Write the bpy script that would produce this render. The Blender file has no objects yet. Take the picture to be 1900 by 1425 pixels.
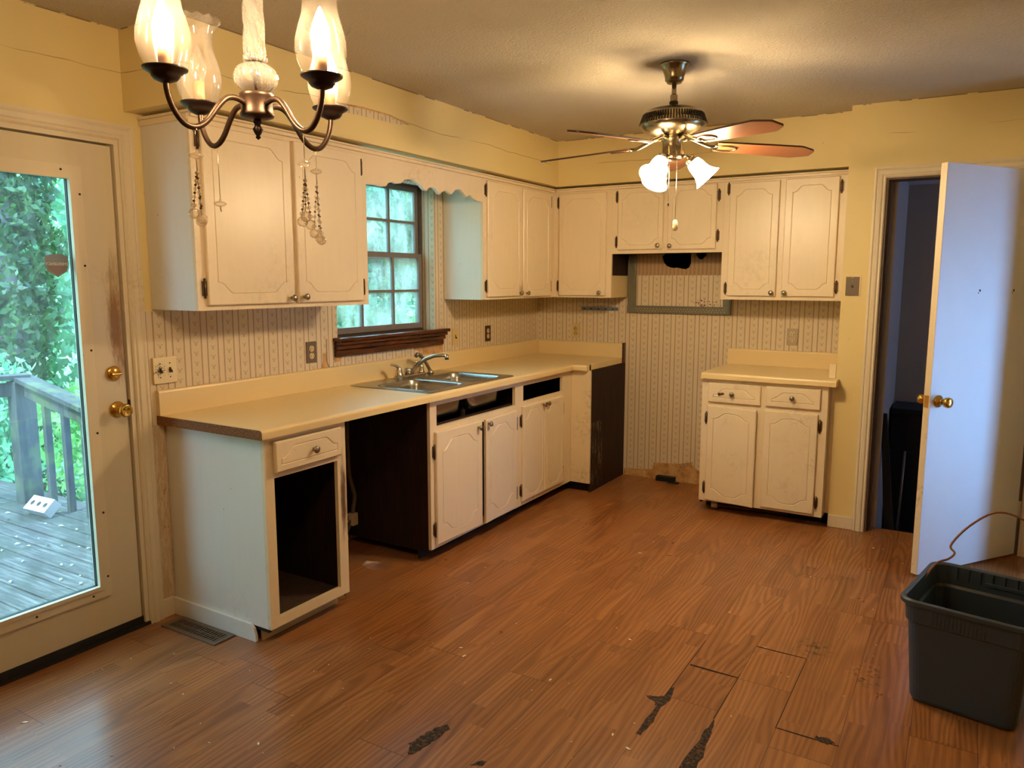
import bpy, bmesh, math, random
from mathutils import Vector, Matrix
from mathutils.geometry import tessellate_polygon
R = math.radians
C = bpy.context.scene.collection
SC = bpy.context.scene

# ------------------------------------------------------------------ camera
CAM = Vector((2.99387, -5.39518, 1.49852)); YAW, PITCH, ROLL = 0.539735, -0.13616, 0.0011
fw = Vector((-math.sin(YAW)*math.cos(PITCH), math.cos(YAW)*math.cos(PITCH), math.sin(PITCH)))
rt = Vector((math.cos(YAW), math.sin(YAW), 0)); up = rt.cross(fw)
rt2 = rt*math.cos(ROLL)+up*math.sin(ROLL); up2 = up*math.cos(ROLL)-rt*math.sin(ROLL)
cd = bpy.data.cameras.new('camera'); cam = bpy.data.objects.new('camera', cd); C.objects.link(cam)
cam.matrix_world = Matrix(((rt2.x, up2.x, -fw.x, CAM.x), (rt2.y, up2.y, -fw.y, CAM.y), (rt2.z, up2.z, -fw.z, CAM.z), (0, 0, 0, 1)))
cd.sensor_fit = 'HORIZONTAL'; cd.sensor_width = 36; cd.lens = 1405.58/1900*36; cd.clip_start = .02; cd.clip_end = 200
SC.camera = cam

# ------------------------------------------------------------------ light / exposure
W_SKY = 13.0; SUN_E = 12.0; FAN_E = 95.0; FAN_BULB = 700.0; CH_BULB = 530.0; EXPO = 0.24
SC.view_settings.view_transform = 'Standard'; SC.view_settings.look = 'None'
SC.view_settings.exposure = EXPO; SC.view_settings.gamma = 1
SC.view_settings.use_curve_mapping = False
cy = SC.cycles
cy.max_bounces = 7; cy.diffuse_bounces = 4; cy.glossy_bounces = 3; cy.transmission_bounces = 5; cy.transparent_max_bounces = 14
cy.use_denoising = True; cy.sample_clamp_indirect = 5; cy.caustics_reflective = False; cy.caustics_refractive = False
cy.use_adaptive_sampling = True; cy.adaptive_threshold = 0.02
world = bpy.data.worlds.new('World'); SC.world = world; world.use_nodes = True
bg = world.node_tree.nodes['Background']; bg.inputs[1].default_value = W_SKY
# open bright sky to the east, paler woodland sky to the west
_tc = world.node_tree.nodes.new('ShaderNodeTexCoord'); _sx = world.node_tree.nodes.new('ShaderNodeSeparateXYZ'); _rp = world.node_tree.nodes.new('ShaderNodeValToRGB'); _mr = world.node_tree.nodes.new('ShaderNodeMapRange')
world.node_tree.links.new(_tc.outputs['Generated'], _sx.inputs[0]); world.node_tree.links.new(_sx.outputs[0], _mr.inputs[0]); _mr.inputs[1].default_value = -1
world.node_tree.links.new(_mr.outputs[0], _rp.inputs[0]); world.node_tree.links.new(_rp.outputs[0], bg.inputs[0])
_rp.color_ramp.elements[0].position = .45; _rp.color_ramp.elements[0].color = (.50, .76, 1, 1); _rp.color_ramp.elements[1].position = .62; _rp.color_ramp.elements[1].color = (.46, .74, 1.5, 1)
sd = bpy.data.lights.new('sun', 'SUN'); sd.energy = SUN_E; sd.angle = R(1.5); sd.color = (.78, .93, 1)
sun = bpy.data.objects.new('sun', sd); C.objects.link(sun)
sun.rotation_euler = Vector((.02, 1, -1.25)).to_track_quat('-Z', 'Y').to_euler()
def portal(loc, to, sx, sy):
    d = bpy.data.lights.new('window_portal', 'AREA'); d.shape = 'RECTANGLE'; d.size = sx; d.size_y = sy; d.cycles.is_portal = True
    o = bpy.data.objects.new('window_portal', d); C.objects.link(o); o.location = loc
    o.rotation_euler = Vector(to).to_track_quat('-Z', 'Z').to_euler()
portal((-.17, -3.97, 1.05), (1, 0, 0), .65, 1.75)
portal((-.17, -1.83, 1.63), (1, 0, 0), .9, .95)
portal((4.38, -1.09, .95), (-1, 0, 0), .4, 1.3)
portal((5.52, 0, 1.65), (-1, 0, 0), .44, .7)

# ------------------------------------------------------------------ helpers
def lin(c): return tuple(((x/255)/12.92 if x/255 <= .04045 else ((x/255+.055)/1.055)**2.4) for x in c)
class S:
    """wraps a shader socket so that maths can be written out"""
    def __init__(s, t, o): s.t = t; s.o = o
    def m(s, op, *a):
        n = s.t.nodes.new('ShaderNodeMath'); n.operation = op
        for i, x in enumerate((s,)+a):
            if isinstance(x, S): s.t.links.new(x.o, n.inputs[i])
            else: n.inputs[i].default_value = x
        return S(s.t, n.outputs[0])
    def __add__(s, b): return s.m('ADD', b)
    def __sub__(s, b): return s.m('SUBTRACT', b)
    def __mul__(s, b): return s.m('MULTIPLY', b)
    def __truediv__(s, b): return s.m('DIVIDE', b)
    def abs(s): return s.m('ABSOLUTE')
    def floor(s): return s.m('FLOOR')
    def fract(s): return s.m('FRACT')
    def lt(s, b): return s.m('LESS_THAN', b)
    def gt(s, b): return s.m('GREATER_THAN', b)
    def mx(s, b): return s.m('MAXIMUM', b)
    def mn(s, b): return s.m('MINIMUM', b)
    def step(s, a, b):
        if a > b: return s.step(b, a)*-1.+1.
        n = s.t.nodes.new('ShaderNodeMapRange'); n.interpolation_type = 'SMOOTHSTEP'
        s.t.links.new(s.o, n.inputs[0]); n.inputs[1].default_value = a; n.inputs[2].default_value = b
        return S(s.t, n.outputs[0])
class M:
    def __init__(s, name):
        s.mat = bpy.data.materials.new(name); s.mat.use_nodes = True; s.t = s.mat.node_tree
        s.b = s.t.nodes['Principled BSDF']; s.out = s.t.nodes['Material Output']; s._p = None
    def n(s, ty, **kw):
        n = s.t.nodes.new(ty)
        for k, v in kw.items(): setattr(n, k, v)
        return n
    def pos(s):
        if not s._p:
            g = s.n('ShaderNodeNewGeometry'); x = s.n('ShaderNodeSeparateXYZ'); s.t.links.new(g.outputs[0], x.inputs[0]); s._g = g
            s._p = [S(s.t, o) for o in x.outputs]
        return s._p
    def vec(s, x, y, z=0.0):
        n = s.n('ShaderNodeCombineXYZ')
        for i, a in enumerate((x, y, z)):
            if isinstance(a, S): s.t.links.new(a.o, n.inputs[i])
            else: n.inputs[i].default_value = a
        return n.outputs[0]
    def noise(s, v, scale, detail=3, rough=.5, dist=0):
        n = s.n('ShaderNodeTexNoise'); n.inputs['Scale'].default_value = scale; n.inputs['Detail'].default_value = detail
        n.inputs['Roughness'].default_value = rough; n.inputs['Distortion'].default_value = dist
        if v is None: s.pos(); v = s._g.outputs[0]
        s.t.links.new(v, n.inputs['Vector']); return S(s.t, n.outputs[0])
    def white(s, v):
        n = s.n('ShaderNodeTexWhiteNoise'); s.t.links.new(v, n.inputs[0]); return S(s.t, n.outputs[0])
    def mix(s, f, a, b):
        n = s.n('ShaderNodeMix', data_type='RGBA')
        s.t.links.new(f.o, n.inputs[0]) if isinstance(f, S) else setattr(n.inputs[0], 'default_value', f)
        for i, c in ((6, a), (7, b)):
            if isinstance(c, tuple): n.inputs[i].default_value = (*c, 1)
            else: s.t.links.new(c, n.inputs[i])
        return n.outputs[2]
    def ramp(s, f, stops):
        n = s.n('ShaderNodeValToRGB'); r = n.color_ramp
        while len(r.elements) < len(stops): r.elements.new(.5)
        for e, (p, c) in zip(r.elements, stops): e.position = p; e.color = (*c, 1)
        s.t.links.new(f.o, n.inputs[0]); return n.outputs[0]
    def col(s, c):
        if isinstance(c, tuple): s.b.inputs['Base Color'].default_value = (*c, 1)
        else: s.t.links.new(c, s.b.inputs['Base Color'])
    def set(s, **k):
        for a, v in k.items(): s.b.inputs[a.replace('_', ' ').title().replace('Ior', 'IOR')].default_value = v
        return s
    def bump(s, h, st=.3, d=.002):
        n = s.n('ShaderNodeBump'); n.inputs['Strength'].default_value = st; n.inputs['Distance'].default_value = d
        s.t.links.new(h.o, n.inputs['Height']); s.t.links.new(n.outputs[0], s.b.inputs['Normal'])
def plain(name, c, rough=.5, metal=0., var=.12, sc=8., bump=0., **k):
    m = M(name); c = lin(c); nz = m.noise(None, sc, 4)
    m.col(m.mix(nz, tuple(x*(1-var) for x in c), tuple(min(1, x*(1+var)) for x in c)))
    m.set(roughness=rough, metallic=metal, **k)
    if bump: m.bump(m.noise(None, sc*12, 3), bump, .001)
    return m.mat
def paint(name, c, dirt=(120, 85, 50), amt=.25, rough=.33, bump=.16):
    """brushed old paint with grime blotches and a few flakes"""
    m = M(name); c = lin(c)
    big = m.noise(None, 2.2, 4, .6); fine = m.noise(None, 38, 4, .65)
    x, y, z = m.pos()
    br = m.noise(m.vec(x*9., y*9., z*1.2), 4, 3)
    base = m.mix(br, tuple(v*.965 for v in c), tuple(min(1, v*1.03) for v in c))
    f = (big.step(.52, .78)*fine.step(.42, .7))*amt
    base = m.mix(f, base, lin(dirt))
    chip = m.noise(None, 42, 2, .4).step(.80, .82)*.7
    base = m.mix(chip, base, lin((96, 66, 40)))
    m.col(base); m.set(roughness=rough); m.bump(m.noise(None, 160, 3), bump, .001)
    return m.mat
def thin_glass(name, tint, haze=.1, hazec=(.8, .95, .9), rough=.0, gloss=1.):
    m = M(name); t = m.t; t.nodes.remove(m.b)
    tr = m.n('ShaderNodeBsdfTransparent'); tr.inputs[0].default_value = (*tint, 1)
    gl = m.n('ShaderNodeBsdfGlossy'); gl.inputs['Roughness'].default_value = rough
    df = m.n('ShaderNodeBsdfTranslucent'); df.inputs[0].default_value = (*hazec, 1)
    d2 = m.n('ShaderNodeBsdfDiffuse'); d2.inputs[0].default_value = (*hazec, 1)
    a0 = m.n('ShaderNodeAddShader'); t.links.new(df.outputs[0], a0.inputs[0]); t.links.new(d2.outputs[0], a0.inputs[1])
    fr = m.n('ShaderNodeFresnel'); fr.inputs[0].default_value = 1.45
    m1 = m.n('ShaderNodeMixShader'); m2 = m.n('ShaderNodeMixShader')
    x, y, z = m.pos()
    h = m.noise(m.vec(x*2., y*2.5, z*.8), 3, 5, .65).step(.3, .75)*haze
    t.links.new(h.o, m1.inputs[0]); t.links.new(tr.outputs[0], m1.inputs[1]); t.links.new(a0.outputs[0], m1.inputs[2])
    f2 = S(t, fr.outputs[0]).mn(.5)*gloss
    t.links.new(f2.o, m2.inputs[0]); t.links.new(m1.outputs[0], m2.inputs[1]); t.links.new(gl.outputs[0], m2.inputs[2])
    t.links.new(m2.outputs[0], m.out.inputs[0]); return m.mat
def emit(name, c, st):
    m = M(name); m.b.inputs['Base Color'].default_value = (.9, .8, .7, 1); m.b.inputs['Emission Color'].default_value = (*c, 1)
    m.b.inputs['Emission Strength'].default_value = st; return m.mat

# ------------------------------------------------------------------ materials
WHITE = paint('cream_cabinet_paint', (226, 208, 176), amt=.35)
WHITE2 = paint('cream_door_paint', (228, 211, 180), amt=.22)
WORN = paint('worn_cream_paint', (224, 206, 172), amt=.75, dirt=(110, 76, 42))
SIDEW = paint('daylit_side_paint', (222, 218, 208), amt=.12)  # cooler than the fronts: blue daylight on end panels put into the colour
TRIMW = paint('trim_paint', (216, 202, 174), amt=.3, rough=.45)
DOORW = paint('exterior_door_paint', (210, 196, 166), amt=.3)
BLUEW = plain('white_door_paint', (226, 226, 230), .4, var=.03)
DARKW = M('dark_stained_wood'); x, y, z = DARKW.pos()
_g = DARKW.noise(DARKW.vec(x*14., y*14., z*1.6), 3, 5, .6, .6)
DARKW.col(DARKW.mix((z.lt(.5)*x.gt(.7)*(y+.52).abs().lt(.11)*DARKW.noise(DARKW.vec(x, y*30., z*7.), 1.6, 5, .75).step(.5, .72)), DARKW.ramp(_g, [(.3, lin((20, 10, 7))), (.55, lin((36, 18, 11))), (.75, lin((56, 31, 19)))]), lin((150, 136, 116)))); DARKW.set(roughness=.62, specular_ior_level=.3); DARKW = DARKW.mat
SILLW = M('dark_sill_wood'); x, y, z = SILLW.pos()
_g = SILLW.noise(SILLW.vec(x*40., y*2., z*40.), 2.5, 5, .6)
SILLW.col(SILLW.ramp(_g, [(.35, lin((44, 18, 10))), (.6, lin((86, 42, 22))), (.8, lin((118, 66, 38)))])); SILLW.set(roughness=.2); SILLW = SILLW.mat
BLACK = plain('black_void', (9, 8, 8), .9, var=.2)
RUBBER = plain('black_rubber', (22, 20, 20), .6)
LAMI = plain('almond_laminate', (224, 200, 148), .28, var=.025, sc=2.2)
LAMI_D = plain('almond_laminate_edge', (206, 186, 142), .4, var=.08, sc=30)
_m = M('particle_board'); _n = _m.noise(None, 160, 3, .7); _m.col(_m.ramp(_n, [(.3, lin((84, 44, 24))), (.55, lin((132, 84, 46))), (.72, lin((176, 136, 92)))])); _m.set(roughness=.9); _m.bump(_n, .8, .003); PBOARD = _m.mat
STEEL = plain('brushed_steel', (170, 168, 160), .26, 1., var=.06, sc=30)
STEEL_D = plain('steel_underside', (120, 114, 106), .55, .4)
CHROME = plain('satin_nickel', (190, 182, 168), .22, 1., var=.05)
NICKEL = plain('aged_nickel_knob', (160, 148, 128), .28, 1., var=.2, sc=60)
HINGE = plain('tarnished_bronze_hinge', (92, 72, 52), .4, .8, var=.3, sc=90)
BRASS = plain('polished_brass', (214, 168, 84), .18, 1., var=.08)
_m = M('worn_brass_plate'); x, y, z = _m.pos(); _d = ((y+3.385).m('POWER', 2.)+(z-1.108).m('POWER', 2.)).m('SQRT')
_m.col(_m.mix((_m.noise(None, 190, 3, .6)+_d*-6.).step(.36, .5), lin((228, 200, 140)), lin((84, 66, 44)))); _m.set(roughness=.38, metallic=.45); BRASS_P = _m.mat
BRONZE = plain('rubbed_bronze', (74, 56, 44), .4, .75, var=.25, sc=40)
BRONZE_D = plain('dark_bronze', (48, 36, 30), .38, .6, var=.2)
FANMET = plain('antique_nickel', (146, 132, 106), .25, 1., var=.1)
FANDARK = plain('fan_dark_slots', (38, 30, 22), .6, .5)
YELLOW = M('yellow_wall_paint'); x, y, z = YELLOW.pos()
_c = YELLOW.mix(YELLOW.noise(None, 1.6, 3), lin((216, 194, 134)), lin((224, 205, 148)))
_w = (z-2.322+(YELLOW.noise(YELLOW.vec(x*1.2, y*1.2, 0), 1, 3, .6)-.5)*.09).abs()
_br = YELLOW.noise(YELLOW.vec(x*1., y*1., 3.), 2.2, 2).step(.46, .56)
_c = YELLOW.mix(_w.lt(.0016)*_br*.7, _c, lin((120, 88, 40)))
_top = (z-2.489).abs().lt(.003)*YELLOW.noise(None, 9, 3).step(.45, .5)
_c = YELLOW.mix(_top*.8, _c, lin((96, 70, 36)))
_dt = YELLOW.noise(None, 26, 3, .5).step(.74, .78)*.5
_c = YELLOW.mix(_dt, _c, lin((150, 118, 66)))
YELLOW.col(_c); YELLOW.set(roughness=.5); YELLOW.bump(YELLOW.noise(None, 60, 4), .1, .001); YELLOW = YELLOW.mat
OLDPAPER = M('aged_under_paper'); x, y, z = OLDPAPER.pos()
_s = ((x/.03).fract()-.5).abs().step(.1, .5)
OLDPAPER.col(OLDPAPER.mix(_s*.6+OLDPAPER.noise(None, 6, 4)*.5-.15, lin((178, 148, 110)), lin((140, 110, 78)))); OLDPAPER.set(roughness=.8); OLDPAPER = OLDPAPER.mat
TORN = M('torn_wallboard'); TORN.col(TORN.ramp(TORN.noise(None, 14, 5, .7), [(.3, lin((138, 96, 52))), (.5, lin((188, 146, 92))), (.7, lin((206, 172, 122)))])); TORN.set(roughness=.9); TORN = TORN.mat
def wallpaper(name, ax, off):
    m = M(name); p = m.pos(); u = p[0]+p[1]+off; z = p[2]
    f = (u/.0895).fract()*.0895-.04475; a = f.abs()
    ph = (z/.052+((u/.0895).floor()*.37)).fract()-.5
    sp = (ph.abs()*-2.+1.)                      # 0 at a node, 1 between
    half = sp.step(0., .14)*.0019
    d = ((a-.0285).abs()-half).abs()
    line = d.step(.00165, .0007)
    node = (sp.lt(.1))*((a-.0285).abs().step(.0034, .0016))
    g = (z/.0457+((u/.0895).floor()*.5)).fract()*.0457-.02285
    v1 = (g+a*-1.+.0035).abs().step(.0019, .0008)*a.lt(.0085)
    v2 = (g+a*-.6+.009).abs().step(.0016, .0007)*a.lt(.006)
    st = a.step(.0016, .0007)*g.abs().lt(.0085)
    dot = ((a-.0095).abs().mx((g-.008).abs())).step(.0026, .0014)
    mot = v1.mx(v2).mx(st).mx(dot)
    grain = m.noise(None, 5, 4, .6)
    base = m.mix(grain, lin((204, 186, 154)), lin((214, 198, 168)))
    base = m.mix((a.gt(.0285))*.25, base, lin((220, 202, 178)))
    base = m.mix((line.mx(node))*.85, base, lin((118, 88, 66)))
    base = m.mix(mot*.65, base, lin((122, 94, 68)))
    st2 = m.noise(None, 2.4, 5, .65).step(.6, .8)*.3
    base = m.mix(st2, base, lin((184, 138, 84)))
    spk = m.noise(None, 60, 2, .4).step(.8, .83)*.7
    base = m.mix(spk, base, lin((104, 66, 40)))
    m.col(base); m.set(roughness=.7); return m.mat
WP_W = wallpaper('striped_wallpaper', 1, .012); WP_B = wallpaper('striped_wallpaper_back', 0, .020)
_m = M('popcorn_ceiling'); _n = _m.noise(None, 75, 4, .7); _m.col(_m.mix(_m.noise(None, 3, 3), lin((190, 178, 156)), lin((200, 188, 164)))); _m.set(roughness=.9); _m.bump(_n, 1., .012); CEIL = _m.mat
# laminate planks: UV carries metres inside the plank, colour attribute carries the plank's own numbers
_m = M('laminate_planks'); tc = _m.n('ShaderNodeUVMap'); sx = _m.n('ShaderNodeSeparateXYZ'); _m.t.links.new(tc.outputs[0], sx.inputs[0])
at = _m.n('ShaderNodeVertexColor'); at.layer_name = 'plank'; sc_ = _m.n('ShaderNodeSeparateColor'); _m.t.links.new(at.outputs[0], sc_.inputs[0])
u, v = S(_m.t, sx.outputs[0]), S(_m.t, sx.outputs[1]); rnd, Ln, ty = [S(_m.t, o) for o in sc_.outputs]
strip = (u/.0645).floor(); blk = (v/.47+_m.white(_m.vec(strip+.3, rnd*91.))*3.).floor()
tone = _m.white(_m.vec(strip+.5, blk+.5, rnd*57.)); t2 = _m.white(_m.vec(blk+.5, rnd*37., strip+.5))
warp = _m.noise(_m.vec(u*3.5+t2*17., v*.55+tone*23., rnd*9.), 1.5, 1, .4)
rings = ((u*40.+warp*12.+tone*3.).fract()-.5).abs()*2.
streak = _m.noise(_m.vec(u*190., v*3.2, rnd*20.), 1., 3, .7)
g = rings.step(.1, .8)*.21+streak*.40+tone*.20+.11
c = _m.ramp(g, [(.12, lin((76, 44, 23))), (.4, lin((126, 78, 42))), (.62, lin((152, 98, 55))), (.9, lin((184, 132, 80)))])
eu = u.mn((u*-1.)+.1945); ev = v.mn(Ln*10.-v)
seam = eu.lt(.0012).mx(ev.lt(.0014)); c = _m.mix(seam*.7, c, lin((44, 24, 14)))
dirtn = _m.noise(None, 1.3, 5, .65).step(.5, .8)*.35; c = _m.mix(dirtn, c, lin((96, 66, 44)))
_x, _y, _z = _m.pos()
def spot(cx, cy_, rx, ry):
    n = _m.noise(None, 30, 4, .7)
    d = (((_x-cx)/rx).m('POWER', 2.)+((_y-cy_)/ry).m('POWER', 2.)).m('SQRT')
    return ((d+(n-.5)*1.2).step(.5, 1.)*-1.+1.)*n.step(.5, .62)
c = _m.mix((spot(2.55, -2.23, .10, .13).mx(spot(2.76, -2.36, .09, .14)))*.8, c, lin((52, 36, 22)))
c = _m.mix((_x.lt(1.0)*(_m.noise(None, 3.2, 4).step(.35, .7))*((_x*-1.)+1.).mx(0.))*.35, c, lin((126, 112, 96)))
_m.col(c); _m.set(roughness=.36, specular_ior_level=.45); rr = _m.noise(None, 7, 4)*.2+.22; _m.t.links.new(rr.o, _m.b.inputs['Roughness'])
_m.bump(streak*.5+seam*-2., .15, .001); WOOD = _m.mat
_m = M('weathered_deck'); x, y, z = _m.pos(); _n = _m.noise(_m.vec(x*1.5, y*22., z*6.), 2, 6, .7)
_c = _m.ramp(_n, [(.3, lin((18, 16, 15))), (.5, lin((46, 43, 40))), (.75, lin((88, 86, 84)))])
_c = _m.mix(_m.noise(None, 2.5, 5, .6).step(.48, .6)*.85, _c, lin((28, 30, 20))); _m.col(_c); _m.set(roughness=.85); _m.bump(_n, .8, .006); DECK = _m.mat
_m = M('weathered_rail'); x, y, z = _m.pos(); _n = _m.noise(_m.vec(x*14., y*14., z*1.5), 2, 6, .7)
_c = _m.ramp(_n, [(.3, lin((18, 18, 16))), (.55, lin((40, 40, 35))), (.75, lin((66, 66, 60)))])
_c = _m.mix(_m.noise(None, 3., 4, .6).step(.5, .62)*.7, _c, lin((62, 72, 34))); _m.col(_c); _m.set(roughness=.9); _m.bump(_n, .8, .006); RAILM = _m.mat
def leafm(name, c1, c2):
    m = M(name); t = m.t; n = m.noise(None, 2.6, 4, .6); c = m.mix(n.step(.3, .7), lin(c1), lin(c2)); m.col(c); m.set(roughness=.5)
    tl = m.n('ShaderNodeBsdfTranslucent'); t.links.new(c, tl.inputs[0]); mx = m.n('ShaderNodeMixShader'); mx.inputs[0].default_value = .45
    t.links.new(m.b.outputs[0], mx.inputs[1]); t.links.new(tl.outputs[0], mx.inputs[2]); t.links.new(mx.outputs[0], m.out.inputs[0]); return m.mat
LEAF1 = leafm('bright_leaves', (70, 122, 52), (146, 194, 100)); LEAF2 = leafm('ivy_leaves', (30, 62, 28), (72, 106, 46)); LEAF3 = leafm('blue_green_leaves', (60, 116, 76), (130, 186, 126))
BARK = plain('bark', (104, 96, 84), .9, var=.4, sc=14, bump=.6)
_m = M('forest_hillside'); _n = _m.noise(None, 3.2, 8, .75); _m.col(_m.ramp(_n, [(.35, lin((50, 90, 50))), (.47, lin((110, 160, 96))), (.56, lin((180, 224, 170))), (.66, lin((236, 250, 240)))])); _m.set(roughness=.9); _m.bump(_n, 1., .4); HILL = _m.mat  # whitish stops stand for bright sky glinting through the leaves
DOORGLASS = thin_glass('door_glass', (.84, .96, .95), .035)
WINGLASS = thin_glass('window_glass', (.80, .96, .94), .2)
SHADEGL = thin_glass('hurricane_glass', (.97, .95, .93), .012, (.95, .85, .75), .12, .22)
SHADEGL2 = thin_glass('unlit_hurricane_glass', (.93, .91, .9), .14, (.85, .8, .76), .06, 1.)  # same glass for the unlit shade, whitish haze put in so it shows
_m = M('cut_crystal'); _m.set(roughness=.02, ior=1.5); _m.b.inputs['Transmission Weight'].default_value = .9; _m.col((1, .92, .85)); CRYST = _m.mat
BULB = emit('lit_candle_bulb', (1, .715, .40), CH_BULB)
FSHADE = M('frosted_fan_shade'); FSHADE.col((.95, .85, .65)); FSHADE.b.inputs['Emission Color'].default_value = (1, .735, .42, 1); FSHADE.b.inputs['Emission Strength'].default_value = FAN_E; FSHADE = FSHADE.mat
FBULB = emit('lit_fan_bulb', (1, .745, .44), FAN_BULB)
OFFBULB = thin_glass('unlit_bulb', (.8, .74, .7), .25, (.8, .7, .65), .1)
CANDLE = plain('candle_sleeve', (196, 140, 104), .4, var=.04)
def bladem():
    m = M('cherry_fan_blade'); x, y, z = m.pos(); n = m.noise(None, 6, 4, .5)
    m.col(m.mix(n, lin((146, 88, 54)), lin((176, 112, 72)))); m.set(roughness=.38); return m.mat
BLADE = bladem()
BLADETOP = plain('dusty_blade_top', (96, 70, 58), .8, var=.25, sc=30)
BINM = plain('slate_plastic', (50, 60, 70), .42, var=.05)
WIRE = plain('copper_wire_sheath', (122, 76, 46), .45)
DEBRIS = plain('brown_debris', (58, 40, 28), .9, var=.5, sc=50)
CORK = M('torn_subfloor'); CORK.col(CORK.ramp(CORK.noise(None, 75, 5, .8), [(.38, lin((12, 9, 7))), (.5, lin((48, 34, 22))), (.58, lin((92, 66, 38))), (.66, lin((130, 34, 30)))])); CORK.set(roughness=.95); CORK = CORK.mat
SLATE = plain('grey_green_metal', (112, 108, 90), .45, .35, var=.12, sc=30)
RUSTY = plain('rust_flecks', (116, 60, 30), .9)
GREYPL = plain('brown_grey_plate', (104, 88, 68), .4)
DKPL = plain('dark_brown_plate', (62, 40, 26), .4)
IVORY = plain('ivory_plastic', (220, 200, 156), .35, var=.04)
ALMOND = plain('almond_plate', (200, 176, 118), .4, var=.04)
SLOT = plain('dark_slot', (24, 16, 10), .7)
STEELPL = plain('dull_steel_plate', (176, 160, 136), .38, .5, var=.1)
VENTM = plain('brown_vent_metal', (120, 104, 88), .4, .5, var=.15, sc=40)
GREYW = plain('grey_hall_paint', (158, 146, 134), .7, var=.04)
GREYC = plain('hall_ceiling_paint', (190, 188, 190), .8, var=.04)
WINF = plain('taupe_window_frame', (120, 110, 102), .5, var=.2, sc=20)
WINFD = plain('dark_window_track', (70, 60, 54), .6, var=.3, sc=20)
PVC = plain('white_pvc', (196, 186, 168), .4)
HOSE = plain('grey_hose', (92, 88, 80), .5)
BRICKM = plain('pale_brick', (140, 132, 122), .9, var=.12, sc=60, bump=.5)
CHIP = plain('paint_chip', (230, 218, 196), .6)
PLAST = thin_glass('clear_plastic', (.95, .9, .85), .25, (.9, .85, .8), .25)
STICK = plain('grey_sticker', (128, 136, 146), .5, var=.08)
STICKR = plain('red_brown_sticker', (132, 116, 116), .5, var=.08)
STICKL = plain('pale_lettering', (225, 220, 205), .5)
GLASSB = thin_glass('bead_glass', (.9, .86, .8), .28, (.9, .8, .7), .08)

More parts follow.
